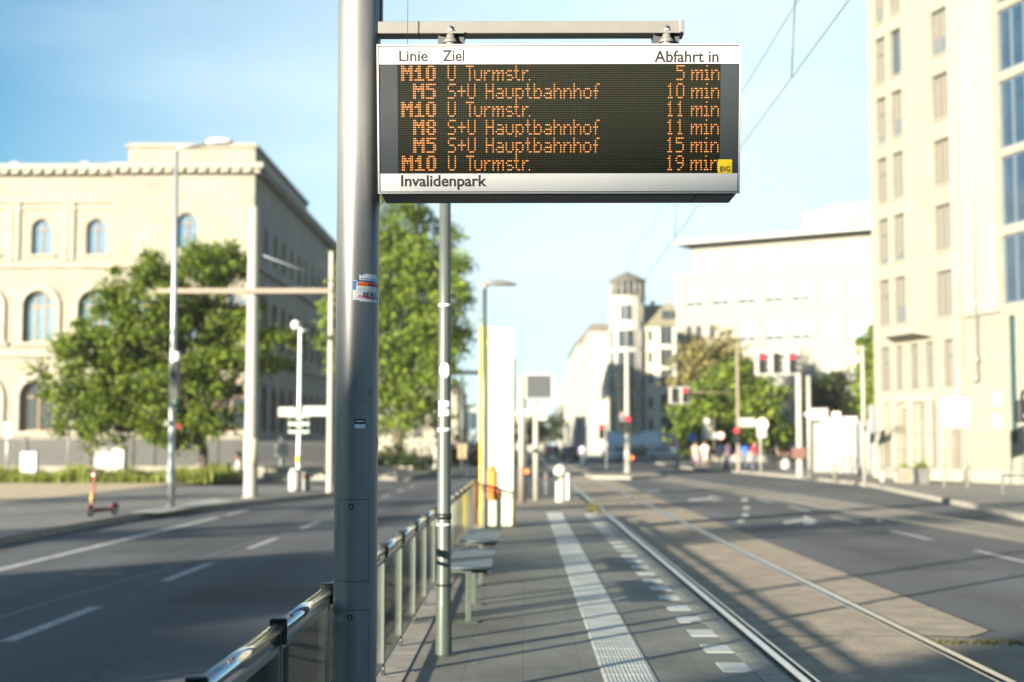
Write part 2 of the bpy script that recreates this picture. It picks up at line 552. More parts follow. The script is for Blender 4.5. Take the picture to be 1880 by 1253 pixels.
# ------------------------------------------------------------------ mesh builder
class MB:
    def __init__(self):
        self.v, self.f, self.m, self.s = [], [], [], []

    def face(self, pts, mi=0, smooth=False):
        b = len(self.v)
        self.v += [tuple(p) for p in pts]
        self.f.append(tuple(range(b, b + len(pts))))
        self.m.append(mi)
        self.s.append(smooth)

    def hexa(self, p, mi=0):
        """p: 8 points, bottom ring 0-3 and top ring 4-7"""
        b = len(self.v)
        self.v += [tuple(q) for q in p]
        for q in ((3, 2, 1, 0), (4, 5, 6, 7), (0, 1, 5, 4), (1, 2, 6, 5), (2, 3, 7, 6), (3, 0, 4, 7)):
            self.f.append(tuple(b + i for i in q))
            self.m.append(mi)
            self.s.append(False)
        return self

    def box(self, x0, x1, y0, y1, z0, z1, mi=0, rz=0.0, piv=None):
        p = [Vector(q) for q in ((x0, y0, z0), (x1, y0, z0), (x1, y1, z0), (x0, y1, z0), (x0, y0, z1), (x1, y0, z1), (x1, y1, z1), (x0, y1, z1))]
        if rz:
            c = Vector(piv) if piv else Vector(((x0 + x1) / 2, (y0 + y1) / 2, 0))
            R = Matrix.Rotation(rz, 3, 'Z')
            c.z = 0
            p = [R @ (q - c) + c for q in p]
        return self.hexa(p, mi)

    def frame_box(self, o, u, n, a0, a1, d0, d1, v0, v1, mi=0):
        """box in a facade frame: along u, out along n, up"""
        up = Vector((0, 0, 1))
        p = [o + u * a + n * d + up * v for v in (v0, v1) for a, d in ((a0, d1), (a1, d1), (a1, d0), (a0, d0))]
        return self.hexa(p, mi)

    def tube(self, pts, rad, n=10, mi=0, caps=True, smooth=True):
        pts = [Vector(p) for p in pts]
        if not isinstance(rad, (list, tuple)):
            rad = [rad] * len(pts)
        rings = []
        prev = None
        for i, p in enumerate(pts):
            t = (pts[min(i + 1, len(pts) - 1)] - pts[max(i - 1, 0)])
            if t.length < 1e-9:
                t = Vector((0, 0, 1))
            t.normalize()
            if prev is None:
                a = Vector((0, 0, 1)) if abs(t.z) < 0.9 else Vector((1, 0, 0))
                u = t.cross(a).normalized()
            else:
                u = (prev - t * prev.dot(t)).normalized()
            prev = u
            w = t.cross(u)
            b = len(self.v)
            for k in range(n):
                a = 2 * pi * k / n
                self.v.append(tuple(p + (u * cos(a) + w * sin(a)) * rad[i]))
            rings.append(b)
        for i in range(len(rings) - 1):
            a, b = rings[i], rings[i + 1]
            for k in range(n):
                self.f.append((a + k, a + (k + 1) % n, b + (k + 1) % n, b + k))
                self.m.append(mi)
                self.s.append(smooth)
        if caps:
            for b, rev in ((rings[0], True), (rings[-1], False)):
                q = [b + k for k in range(n)]
                self.f.append(tuple(reversed(q)) if rev else tuple(q))
                self.m.append(mi)
                self.s.append(False)
        return self

    def lathe(self, c, prof, n=16, mi=0, smooth=True):
        """prof: (radius, z) list round a vertical axis at c"""
        c = Vector(c)
        rings = []

        def ring(r, z):
            b = len(self.v)
            for k in range(n):
                a = 2 * pi * k / n
                self.v.append((c.x + r * cos(a), c.y + r * sin(a), c.z + z))
            rings.append(b)
            return b

        prev, pdir = ring(*prof[0]), None
        for i in range(len(prof) - 1):
            (r0, z0), (r1, z1) = prof[i], prof[i + 1]
            d_ = atan2(z1 - z0, r1 - r0)
            if pdir is not None and abs((d_ - pdir + pi) % (2 * pi) - pi) > radians(18):
                prev = ring(r0, z0)          # a hard edge: its own ring of points
            cur = ring(r1, z1)
            for k in range(n):
                self.f.append((prev + k, prev + (k + 1) % n, cur + (k + 1) % n, cur + k))
                self.m.append(mi)
                self.s.append(smooth)
            prev, pdir = cur, d_
        for b, rev in ((rings[0], True), (rings[-1], False)):
            q = [b + k for k in range(n)]
            self.f.append(tuple(reversed(q)) if rev else tuple(q))
            self.m.append(mi)
            self.s.append(False)
        return self

    def prism(self, poly, z0, z1, mi=0, mi_side=None):
        """horizontal polygon (x, y) list, counter-clockwise, extruded from z0 to z1"""
        n = len(poly)
        self.face([(x, y, z1) for x, y in poly], mi)
        for i in range(n):
            (xa, ya), (xb, yb) = poly[i], poly[(i + 1) % n]
            self.face([(xa, ya, z0), (xb, yb, z0), (xb, yb, z1), (xa, ya, z1)], mi if mi_side is None else mi_side)
        return self

    def slab(self, poly, a, thick, mi=0):
        """poly of 3-D points swept by vector a*thick"""
        d = Vector(a) * thick
        q = [Vector(p) for p in poly]
        self.face(q, mi)
        self.face([p + d for p in reversed(q)], mi)
        for i in range(len(q)):
            p0, p1 = q[i], q[(i + 1) % len(q)]
            self.face([p0, p0 + d, p1 + d, p1], mi)
        return self

    def disc(self, c, r, axis, thick, n=18, mi=0):
        c = Vector(c)
        axis = Vector(axis).normalized()
        self.tube([c, c + axis * thick], r, n, mi, True, False)
        return self

    def build(self, name, mats, parent=None, bevel=0.0):
        me = bpy.data.meshes.new(name)
        me.from_pydata(self.v, [], self.f)
        for m in (mats if isinstance(mats, (list, tuple)) else [mats]):
            me.materials.append(m)
        me.polygons.foreach_set('material_index', self.m)
        me.polygons.foreach_set('use_smooth', self.s)
        me.update()
        o = bpy.data.objects.new(name, me)
        COL.objects.link(o)
        if bevel:
            bv = o.modifiers.new('bevel', 'BEVEL')
            bv.width = bevel
            bv.segments = 2
            bv.limit_method = 'ANGLE'
        if parent is not None:
            o.parent = parent
            if parent.type == 'EMPTY':
                o.matrix_parent_inverse = Matrix.Translation(-parent.location)
        return o


def tag(o, label, cat, group=None):
    o['label'] = label
    o['category'] = cat
    if group:
        o['group'] = group
    return o


def thing(name, label, cat, loc=(0, 0, 0), group=None):
    o = bpy.data.objects.new(name, None)
    COL.objects.link(o)
    o.empty_display_size = 0.2
    o.location = loc
    return tag(o, label, cat, group)


def struct(o, kind='structure'):
    o['kind'] = kind
    return o


KIDS = {}


def dup(root, delta, label=None, rz=0.0):
    r = root.copy()
    COL.objects.link(r)
    r.location = root.location + Vector(delta)
    r.rotation_euler.z += rz
    if label:
        r['label'] = label
    for ch in [o for o in COL.objects if o.parent is root]:
        c = ch.copy()
        COL.objects.link(c)
        c.parent = r
        for g in [o for o in COL.objects if o.parent is ch]:
            d = g.copy()
            COL.objects.link(d)
            d.parent = c
    return r


def text_polys(s, bold=0.02):
    """a word as flat faces, scaled to unit bounds: (verts, faces)"""
    cu = bpy.data.curves.new('word', 'FONT')
    cu.body = s
    cu.resolution_u = 6
    cu.offset = bold
    o = bpy.data.objects.new('word', cu)
    COL.objects.link(o)
    dg = bpy.context.evaluated_depsgraph_get()
    me = bpy.data.meshes.new_from_object(o.evaluated_get(dg))
    vs = [v.co.copy() for v in me.vertices]
    fs = [tuple(p.vertices) for p in me.polygons]
    bpy.data.objects.remove(o)
    bpy.data.curves.remove(cu)
    bpy.data.meshes.remove(me)
    x0, x1 = min(v.x for v in vs), max(v.x for v in vs)
    y0, y1 = min(v.y for v in vs), max(v.y for v in vs)
    return [((v.x - x0) / (x1 - x0), (v.y - y0) / (y1 - y0)) for v in vs], fs


def letter(mb, s, place, mi=0, bold=0.02):
    vs, fs = text_polys(s, bold)
    b = len(mb.v)
    mb.v += [tuple(place(x, y)) for x, y in vs]
    for f in fs:
        mb.f.append(tuple(b + i for i in f))
        mb.m.append(mi)
        mb.s.append(False)


# ================================================================== GROUND
PZ = 0.18            # platform height
SZ = 0.13            # pavement height


def flat(name, poly, z, m, parent=None):
    mb = MB()
    mb.face([(x, y, z) for x, y in poly])
    return mb.build(name, m, parent)


def rect(x0, x1, y0, y1):
    return [(x0, y0), (x1, y0), (x1, y1), (x0, y1)]


gm = MB()
gm.face([(-900, -900, 0), (900, -900, 0), (900, 1600, 0), (-900, 1600, 0)])
struct(gm.build('road', M_ASPH))

# platform with its kerbs
mb = MB()
mb.prism(rect(-0.78, 1.56, -14, 33.2), 0.0, PZ)
struct(mb.build('platform', M_PLAT))
mb = MB()
for i in range(48):
    y = -14 + i * 0.983
    mb.box(-1.16, -0.785, y, y + 0.975, 0, PZ + 0.006)
    mb.box(1.565, 1.74, y, y + 0.975, 0, PZ + 0.003)
struct(mb.build('platform_kerb', M_KERB))
# tan paved crossing past the platform's end
mb = MB()
mb.prism(rect(-1.16, 1.74, 33.3, 48.0), 0.0, 0.06)
struct(mb.build('platform_ramp', M_COBB))

# tactile strip: ribbed slabs
mb = MB()
random.seed(3)
y = -6.0
while y < 31.8:
    mb.box(0.53, 0.87, y, y + 0.396, PZ, PZ + 0.006)
    for k in range(12):
        x = 0.540 + k * 0.0272
        mb.box(x, x + 0.014, y + 0.004, y + 0.392, PZ + 0.006, PZ + 0.0085)
    y += 0.40
struct(mb.build('tactile_strip', M_TACT))
# dashed edge blocks
mb = MB()
y = 6.2
while y < 31.5:
    mb.box(1.355, 1.56, y, y + 0.40, PZ + 0.001, PZ + 0.005)
    y += 0.89
struct(mb.build('edge_marking', M_EDGE))

# track bed, rails
ym = 12.9
struct(flat('track_bed', [(1.742, -10), (4.28, -10), (4.28, ym - .35), (3.9, ym - .1), (3.56, ym), (2.9, ym - .3), (2.1, ym - .9), (1.742, ym - 1.2)], 0.004, M_ASPH_OLD))
mb = MB()
random.seed(5)
for k in range(4):
    a_, b_ = ym - 5.95 * (k + 1), ym - 5.95 * k - .03
    mb.face([(2.13, a_, .008), (3.43, a_, .008), (3.43, b_, .008), (2.13, b_, .008)], 0)
    mb.face([(1.742, a_, .008), (1.98, a_, .008), (1.98, b_, .008), (1.742, b_, .008)], 1)
YS = [ym]
while YS[-1] < 150:
    YS.append(YS[-1] + 5.95)
cols = [(1.742, 1.985, M_TRACKD), (2.125, 3.435, M_TRACK), (3.575, 4.28, M_TRACK)]
for a, b in zip(YS[:-1], YS[1:]):
    mb.face([(1.742, a, .008), (1.98, a, .008), (1.98, b - .03, .008), (1.742, b - .03, .008)], 1)
    mb.face([(2.13, a, .008), (3.43, a, .008), (3.43, b - .03, .008), (2.13, b - .03, .008)], 0)
    if a == ym:
        mb.face([(3.58, a, .008), (3.72, a + .02, .008), (3.95, a - .06, .008), (4.12, a + .12, .008), (4.28, a + .35, .008), (4.28, b - .03, .008), (3.58, b - .03, .008)], 0)
    else:
        mb.face([(3.58, a, .008), (4.28, a, .008), (4.28, b - .03, .008), (3.58, b - .03, .008)], 0)
struct(mb.build('track_slab', [M_TRACK, M_TRACKD]))


mb = MB()
mb.face([(4.285, ym + .3, .005), (4.33, ym + .3, .005), (4.33, 150, .005), (4.285, 150, .005)])
mb.face([(1.742, ym + .3, .0095), (1.765, ym + .3, .0095), (1.765, 150, .0095), (1.742, 150, .0095)])
struct(mb.build('expansion_joint', M_GROOVE))
# repair patches and covers in the carriageways
mb = MB()
for x0, x1, y0, y1 in ((-6.6, -5.6, 22.5, 27.5), (-3.9, -2.2, 15.5, 17.2), (-8.4, -7.4, 13.0, 16.8), (5.2, 6.4, 19.5, 24.0), (8.0, 8.9, 15.5, 18.0), (-3.6, -2.9, 28, 41)):
    mb.face([(x0, y0, .002), (x1, y0 + .06, .002), (x1 - .04, y1, .002), (x0 + .05, y1 - .05, .002)])
struct(mb.build('road_patch', asphalt_mat('patch_asphalt', (0.060, 0.063, 0.068))))
mb = MB()
for x, y in ((-5.6, 18.9), (-3.1, 26.5), (6.2, 28.3), (5.6, 15.2)):
    mb.disc((x, y, 0.0), .33, (0, 0, 1), .004, 28)
    for k in range(5):
        mb.box(x - .24, x + .24, y - .2 + k * .1 - .012, y - .2 + k * .1 + .012, .004, .0065)
struct(mb.build('manhole_cover', mat('cast_iron', (0.06, 0.058, 0.056), .5, .6, var=.2, scale=20)))


def rail_pair(mb, xa, ya, xb, yb, gauge, z=0.02):
    """steel heads with a dark flangeway each"""
    d = Vector((xb - xa, yb - ya, 0)).normalized()
    s = Vector((d.y, -d.x, 0))
    for off, fl in ((-gauge / 2, 1), (gauge / 2, -1)):
        for (o0, o1, z0, z1, mi) in ((-0.032, 0.032, 0, z, 0), (fl * 0.034, fl * 0.080, 0, 0.0125, 1), (-fl * 0.034, -fl * 0.062, 0, 0.0125, 1), (fl * 0.081, fl * 0.100, 0, z - .003, 0)):
            a0, a1 = min(o0, o1) + off, max(o0, o1) + off
            p = []
            for zz in (z0, z1):
                p += [Vector((xa, ya, zz)) + s * a0, Vector((xa, ya, zz)) + s * a1, Vector((xb, yb, zz)) + s * a1, Vector((xb, yb, zz)) + s * a0]
            mb.hexa(p, mi)


mb = MB()
rail_pair(mb, 2.765, -10, 2.765, 220, 1.47)
struct(mb.build('tram_rail', [M_RAIL, M_GROOVE]))
# opposite track, drifting towards the crossing
A, B = Vector((10.35, 10, 0)), Vector((6.75, 75, 0))
d = (B - A).normalized()
s = Vector((d.y, -d.x, 0))
mb = MB()
for k in range(11):
    a = A + d * (k * 5.95)
    b = A + d * (k * 5.95 + 5.92)
    mb.face([(q.x, q.y, 0.006) for q in (a - s * .95, a + s * .95, b + s * .95, b - s * .95)])
struct(mb.build('track_slab', M_TRACKD))
mb = MB()
rail_pair(mb, A.x, A.y, B.x, B.y, 1.47, 0.018)
struct(mb.build('tram_rail', [M_RAIL, M_GROOVE]))

# moss and weeds where the concrete slab breaks off
mb = MB()
random.seed(11)
for i in range(200):
    x = random.uniform(3.55, 4.3)
    yy = ym - .42 + random.gauss(0, .07) + (x - 3.9) * -0.1
    h = random.uniform(.01, .035)
    a = random.uniform(0, pi)
    w = random.uniform(.008, .02)
    mb.face([(x - w * cos(a), yy - w * sin(a), .004), (x + w * cos(a), yy + w * sin(a), .004), (x + random.gauss(0, .02), yy + random.gauss(0, .02), h)])
o = struct(mb.build('moss', M_WEED), 'stuff')
mb = MB()
for i in range(150):
    x, yy = 1.62 + random.gauss(0, .11), 32.6 + random.gauss(0, .35)
    h = random.uniform(.03, .30) * math.exp(-((x - 1.62) / .16) ** 2)
    a = random.uniform(0, pi)
    mb.face([(x - .02 * cos(a), yy - .02 * sin(a), PZ - .02), (x + .02 * cos(a), yy + .02 * sin(a), PZ - .02), (x + random.gauss(0, .07), yy + random.gauss(0, .07), PZ + h)])
struct(mb.build('weeds', M_WEED), 'stuff')

# lane markings
mk = MB()


def mark(x0, x1, y0, y1, z=0.004):
    mk.face([(x0, y0, z), (x1, y0, z), (x1, y1, z), (x0, y1, z)])


def markq(*px):
    mk.face([G(a, b, 0.004) for a, b in px])


y = 1.45
while y < 58:
    mark(-4.57, -4.43, y, y + 2.7)
    y += 5.5
mark(-7.26, -7.05, 8.0, 33.5)
mark(-7.23, -7.08, 34.3, 37.0)
for k in range(7):
    mark(7.24, 7.37, 14.9 + k * 5.4, 14.9 + k * 5.4 + 2.9)
# bicycle arrow and short curved dashes of the turning lane
markq((1437, 958), (1476, 952), (1476, 957), (1440, 963))
markq((1476, 946), (1502, 957), (1490, 965), (1474, 962))
for (a, b) in ((1367, 918), (1370, 933), (1368, 946), (1360, 957)):
    markq((a - 7, b + 3), (a + 6, b + 3), (a + 7, b - 3), (a - 5, b - 3))
markq((1262, 917), (1318, 913), (1322, 917), (1266, 921))
markq((1300, 909), (1326, 916), (1310, 922))
markq((1600, 946), (1607, 945), (1622, 958), (1613, 959))
markq((1150, 905), (1210, 900), (1212, 903), (1152, 908))
struct(mk.build('lane_marking', M_PAINT))
mb = MB()
pts = [(-5.30, 8), (-5.16, 15.5), (-5.0, 18.5), (-4.83, 21.2), (-4.78, 26)]
for (xa, ya), (xb, yb) in zip(pts[:-1], pts[1:]):
    mb.face([(xa - .03, ya, .003), (xa + .03, ya, .003), (xb + .03, yb, .003), (xb - .03, yb, .003)])
struct(mb.build('tar_seam', M_SEAM))
random.seed(8)
# litter on the platform: leaves and paper bits
mb = MB()
for px, py in ((872, 1218), (950, 1195), (965, 1192), (900, 1160), (1020, 1205), (986, 1130), (1200, 1185), (760, 1235), (930, 1100)):
    c = G(px, py, PZ + .006)
    a = random.uniform(0, pi)
    r = random.uniform(.015, .035)
    mb.face([c + Vector((cos(a) * r, sin(a) * r, 0)), c + Vector((-sin(a) * r * .5, cos(a) * r * .5, .006)), c + Vector((-cos(a) * r, -sin(a) * r, .002)), c + Vector((sin(a) * r * .5, -cos(a) * r * .5, .004))])
struct(mb.build('litter', mat('dry_leaf', (0.35, 0.27, 0.17), 0.9)), 'stuff')

# pavements with kerbs
LEFT = [(-60, -20), (-8.95, -20), (-8.95, 30.5), (-8.55, 35.4), (-6.9, 44), (-6.25, 48), (-6.6, 51), (-8.2, 53.2), (-12, 54.2), (-60, 54.4)]


def pavement(name, poly, z, m):
    mb = MB()
    mb.prism(poly, 0.0, z, 0, 1)
    return struct(mb.build(name, [m, M_KERB]))


def kerb(name, line, z, w=0.16):
    """a row of kerb stones along an open line, a little proud of the paving"""
    mb = MB()
    for (xa, ya), (xb, yb) in zip(line[:-1], line[1:]):
        a, b = Vector((xa, ya, 0)), Vector((xb, yb, 0))
        t = (b - a)
        L_ = t.length
        t.normalize()
        s_ = Vector((t.y, -t.x, 0))
        n_ = max(1, int(L_ / 1.0))
        for i in range(n_):
            p0, p1 = a + t * (L_ * i / n_ + .006), a + t * (L_ * (i + 1) / n_ - .006)
            q = []
            for zz in (0.0, z):
                q += [p0 + s_ * .01 + Vector((0, 0, zz)), p1 + s_ * .01 + Vector((0, 0, zz)), p1 - s_ * w + Vector((0, 0, zz)), p0 - s_ * w + Vector((0, 0, zz))]
            mb.hexa(q)
    return struct(mb.build(name, M_KERB))


pavement('sidewalk', LEFT, SZ, M_SIDE)
kerb('sidewalk_kerb', LEFT[1:8], SZ + .004)
struct(flat('paving_patch', [(G(a, b, SZ).x, G(a, b, SZ).y) for a, b in ((236, 940), (290, 943), (345, 934), (430, 921), (395, 916), (320, 928))], SZ + .005, mat('pale_slab', (0.30, 0.29, 0.27), 0.8, var=0.1, scale=3)))
RIGHT = [(11.2, -20), (60, -20), (60, 140), (11.5, 140), (11.2, 93), (12.6, 85), (13.6, 70), (13.9, 57.6), (12.9, 48), (11.9, 38), (11.1, 31.4)]
pavement('sidewalk', RIGHT, SZ, M_SIDE)
kerb('sidewalk_kerb', [RIGHT[0]] + list(reversed(RIGHT[4:])), SZ + .004, -0.16)
FORE = [(-80, 67), (-5.35, 67), (-5.35, 330), (-80, 330)]
pavement('sidewalk', FORE, SZ, M_SIDE)
ISL = [(3.4, 70.5), (5.2, 69), (7.0, 71.5), (7.3, 80), (6.4, 86), (4.4, 86), (3.3, 79)]
pavement('traffic_island', ISL, 0.13, M_COBB)
kerb('island_kerb', ISL + ISL[:1], 0.135)
pavement('sidewalk', [(8.3, 150), (60, 150), (60, 360), (8.3, 360)], SZ, M_SIDE)


# ================================================================== DEPARTURE BOARD AND ITS POLE
PY = 6.30
pc = P(655.8, 626.5, PY)
PX, PR = pc.x, 0.0955
pole = thing('display_pole', 'thick grey steel pole with two access doors carrying the departure board on an arm', 'pole', (PX, PY, PZ))
mb = MB()
mb.lathe((PX, PY, 0), [(PR + .05, PZ), (PR + .05, PZ + .012), (PR, PZ + .014), (PR, 4.35), (PR * .9, 4.37), (.01, 4.38)], 64)
mb.build('shaft', M_POLE, pole)


def patch(mb, x0, x1, z0, z1, off, mi=0, n=10, rag=None):
    """a thin curved sheet on the pole's face, x measured across the front in pole radii"""
    a0, a1 = math.asin(x0), math.asin(x1)
    R = PR + off
    base = len(mb.v)
    n = 24
    for i in range(n + 1):
        a = a0 + (a1 - a0) * i / n
        mb.v += [(PX + R * sin(a), PY - R * cos(a), z0), (PX + R * sin(a), PY - R * cos(a), z1)]
    for i in range(n):
        q = base + 2 * i
        mb.f.append((q, q + 2, q + 3, q + 1))
        mb.m.append(mi)
        mb.s.append(True)


def on_pole(px, py, off=0.0):
    """point of the pole's face seen at a photo pixel"""
    q = P(px, py, PY - PR * 0.9)
    x = max(-.99, min(.99, (q.x - PX) / PR))
    a = math.asin(x)
    return Vector((PX + (PR + off) * sin(a), PY - (PR + off) * cos(a), q.z)), x


def door(px0, py0, px1, py1, lock):
    (a, x0), (b, x1) = on_pole(px0, py0), on_pole(px1, py1)
    z1, z0 = a.z, b.z
    m1 = MB()
    patch(m1, x0, x1, z0, z1, .0010, 1)
    g = .022
    patch(m1, x0 + g, x1 - g, z0 + .002, z1 - .002, .0022, 0)
    d_ = m1.build('access_door', [M_POLE, M_DARKGAP], pole)
    l, _ = on_pole(*lock)
    dirn = Vector((l.x - PX, l.y - PY, 0)).normalized()
    ml = MB()
    ml.disc(l, .0135, dirn, .0042, 18, 0)
    ml.disc(l, .010, dirn, .0050, 18, 1)
    ml.disc(l + Vector((0, 0, -.001)), .0045, dirn, .0062, 6, 2)
    ml.build('lock', [M_POLEG, M_DARKGAP, M_GALV], d_)


door(620.5, 917, 676, 1068, (645.5, 930))
door(619, 1120, 676, 1330, (643.5, 1133))

# stickers
M_ST = {k: mat('sticker_' + k, c, 0.45, var=0.12, scale=60) for k, c in dict(white=(.62, .64, .66), blue=(.03, .17, .45), navy=(.02, .05, .2), orange=(.62, .12, .02), red=(.35, .03, .06), pink=(.6, .25, .32), black=(.02, .02, .025), grey=(.45, .5, .53)).items()}
SK = list(M_ST)


def pole_poly(mb, pts, off, mi):
    """sticker outline in photo pixels, cut into vertical strips so that it bends round the pole"""
    xs = [p[0] for p in pts]
    x0, x1 = min(xs), max(xs)
    n = max(3, int((x1 - x0) / 4))
    up, lo = [], []
    for i in range(n + 1):
        x = x0 + (x1 - x0) * i / n
        x = min(max(x, x0 + .01), x1 - .01)
        ys = []
        for (xa, ya), (xb, yb) in zip(pts, pts[1:] + pts[:1]):
            if (xa <= x < xb) or (xb <= x < xa):
                ys.append(ya + (yb - ya) * (x - xa) / (xb - xa))
        if ys:
            up.append(on_pole(x, min(ys), off)[0])
            lo.append(on_pole(x, max(ys), off)[0])
    for i in range(len(up) - 1):
        mb.face([lo[i], lo[i + 1], up[i + 1], up[i]], mi, True)


mb = MB()
pole_poly(mb, [(648, 515), (692, 516), (692, 552), (648, 551.5)], .0006, SK.index('white'))
pole_poly(mb, [(660, 504), (663, 507), (667, 507.5), (669, 502.5), (689.5, 504), (689.5, 517), (660, 516)], .0008, SK.index('white'))
pole_poly(mb, [(648, 515.5), (656, 517), (654, 533), (648, 533)], .0010, SK.index('blue'))
pole_poly(mb, [(656, 514.8), (691, 515.6), (691, 518.6), (656, 517.6)], .0012, SK.index('navy'))
pole_poly(mb, [(657, 519), (674, 518), (692, 520), (692, 526.5), (657, 525.5)], .0012, SK.index('orange'))
pole_poly(mb, [(675, 519.4), (691.5, 520.4), (691.5, 526.3), (675, 525.6)], .0014, SK.index('red'))
pole_poly(mb, [(656, 541), (668, 542), (690, 547), (690, 549.6), (655, 547.5)], .0010, SK.index('pink'))
pole_poly(mb, [(672, 546.4), (690.5, 547.6), (690.5, 549.6), (672, 548.4)], .0012, SK.index('red'))
pole_poly(mb, [(660, 548.5), (689, 550), (689, 555), (660, 553.6)], .0009, SK.index('white'))
for k in range(7):
    pole_poly(mb, [(658 + k * 4.4, 529), (660.6 + k * 4.4, 529), (660.6 + k * 4.4, 535), (658 + k * 4.4, 535)], .0012, SK.index('grey'))
    pole_poly(mb, [(663 + k * 3.6, 511), (665.2 + k * 3.6, 511), (665.2 + k * 3.6, 513.6), (663 + k * 3.6, 513.6)], .0012, SK.index('blue'))


def wrap_text(mb, s, px0, py0, px1, py1, off, mi):
    letter(mb, s, lambda x, y: on_pole(px0 + (px1 - px0) * x, py1 + (py0 - py1) * y, off)[0], mi)


wrap_text(mb, 'BERL', 667, 536.5, 691, 546.5, .0016, SK.index('black'))
mb.build('torn_sticker', [M_ST[k] for k in SK], pole)
mb = MB()
pole_poly(mb, [(651.5, 769.5), (670.5, 769.5), (670.5, 779), (651.5, 779)], .0007, SK.index('black'))
pole_poly(mb, [(651.5, 779.2), (670.5, 779.2), (670.5, 786.5), (651.5, 786.5)], .0007, SK.index('white'))
pole_poly(mb, [(654, 773), (668, 773), (668, 775), (654, 775)], .0011, SK.index('white'))
mb.build('small_sticker', [M_ST[k] for k in SK], pole)
# scuffs left by old stickers
mb = MB()
for (a, b, c, d_) in ((648, 693, 660, 696), (650, 700, 657, 708), (663, 736, 677, 738.5), (643, 737, 648, 739), (676, 716, 682, 727), (688.5, 804, 691, 826)):
    pole_poly(mb, [(a, b), (c, b + 1), (c - 1, d_), (a + 1, d_)], .0006, 0)
mb.build('scuff_mark', mat('scuff', (0.10, 0.11, 0.115), 0.6), pole)

# arm
arm_z0, arm_z1 = P(700, 62, PY - .045).z, P(700, 39.5, PY - .045).z
ax1 = P(1255, 50, PY - .045).x
mb = MB()
mb.box(PX + PR * .8, ax1, PY - .045, PY + .05, arm_z0, arm_z1)
am = mb.build('arm', M_ARM, pole, bevel=.004)
sx = P(767, 50, PY - .045).x
mb = MB()
mb.box(sx, sx + .0025, PY - .0462, PY + .0512, arm_z0 - .001, arm_z1 + .001)
mb.build('joint_line', M_DARKGAP, am)
mb = MB()
mb.box(ax1 - .018, ax1 + .003, PY - .0475, PY + .0525, arm_z0 - .0025, arm_z1 + .0025)
mb.build('end_cap', M_ARM, am, bevel=.003)
mb = MB()
q = P(697, 18, PY)
mb.box(PX + PR * .55, q.x + .012, PY - .02, PY + .05, arm_z1 + .012, arm_z1 + .16)
mb.build('bracket', M_HOUS, pole, bevel=.006)

# the board: a wedge-shaped housing whose face leans forward
YT, YB = 6.045, 6.145
TL, TR = P(693.2, 80.5, YT), P(1361.2, 82.0, YT)
BL, BR = P(696.0, 355.2, YB), P(1355.6, 356.2, YB)
o0 = BL.copy()
uv_u = (BR - BL) * .5 + (TR - TL) * .5
BW = uv_u.length
zt = (TL.z + TR.z) / 2
zb = (BL.z + BR.z) / 2
xl = (TL.x + BL.x) / 2
vvec = Vector((0, YT - YB, zt - zb))
BH = vvec.length
vhat = vvec / BH
uhat = Vector((1, 0, 0))
nhat = uhat.cross(vhat)
if nhat.y > 0:
    nhat = -nhat
B0 = Vector((xl, YB, zb))


def bp(u, v, n=0.0):
    return B0 + uhat * u + vhat * v + nhat * n


def bpx(px, py, n=0.0):
    return bp((px - 694.6) / 663.8 * BW, (355.7 - py) / 274.5 * BH, n)


def bquad(mb, x0, y0, x1, y1, n0, n1, mi=0):
    """a slab on the board's face given in photo pixels"""
    p = []
    for n in (n0, n1):
        p += [bpx(x0, y1, n), bpx(x1, y1, n), bpx(x1, y0, n), bpx(x0, y0, n)]
    mb.hexa(p, mi)


board = thing('departure_board', 'hanging tram departure board with orange dot text and white header strip', 'departure board', tuple(bp(BW / 2, 0, -.1)))
yb_ = 6.40
e = .006
p = [bp(e, 0, -.012), bp(BW - e, 0, -.012), Vector((xl + BW - e, yb_, zb)), Vector((xl + e, yb_, zb)),
     bp(e, BH - e, -.012), bp(BW - e, BH - e, -.012), Vector((xl + BW - e, yb_, zt - e)), Vector((xl + e, yb_, zt - e))]
mb = MB()
mb.hexa(p)
hs = mb.build('housing', M_HOUS, board, bevel=.005)
# seams of the lower hatch
mb = MB()
mb.box(bpx(1281, 355).x, bpx(1281, 355).x + .003, YB + .02, yb_ - .01, zb - .0015, zb + .001)
mb.box(xl + .02, xl + BW - .02, YB + .03, YB + .033, zb - .0012, zb + .001)
mb.build('hatch_seam', M_DARKGAP, hs)
mb = MB()
T_ = 3.1
bquad(mb, 693, 81, 1359.6, 84.0, -.02, .004)
bquad(mb, 693, 352.8, 1359.6, 356, -.02, .004)
bquad(mb, 693, 84.0, 696.2, 352.8, -.02, .004)
bquad(mb, 1356.4, 84.0, 1359.6, 352.8, -.02, .004)
mb.build('frame', M_FRAME, board, bevel=.0008)
mb = MB()
bquad(mb, 696.2, 84.0, 1356.4, 352.8, -.019, -.004)
mb.build('gasket', M_DARKGAP, board)
mb = MB()
bquad(mb, 697.6, 85.6, 1355.2, 117.4, -.006, .0005)
hd = mb.build('header_strip', M_WHITE, board)
mb = MB()
bquad(mb, 697.6, 318.6, 1355.2, 351.6, -.006, .0005)
ft = mb.build('footer_strip', M_WHITE, board)
for x0, x1 in ((697.6, 730.4), (1322.4, 1355.2)):
    mb = MB()
    bquad(mb, x0, 117.8, x1, 318.2, -.006, -.0005)
    mb.build('side_panel', M_SLATE, board)


def word(s, x0, y0, x1, y1, par, bold=0.02):
    mb = MB()
    letter(mb, s, lambda x, y: bpx(x0 + (x1 - x0) * x, y1 + (y0 - y1) * y, .0012), 0, bold)
    mb.build('lettering', M_LETTER, par)


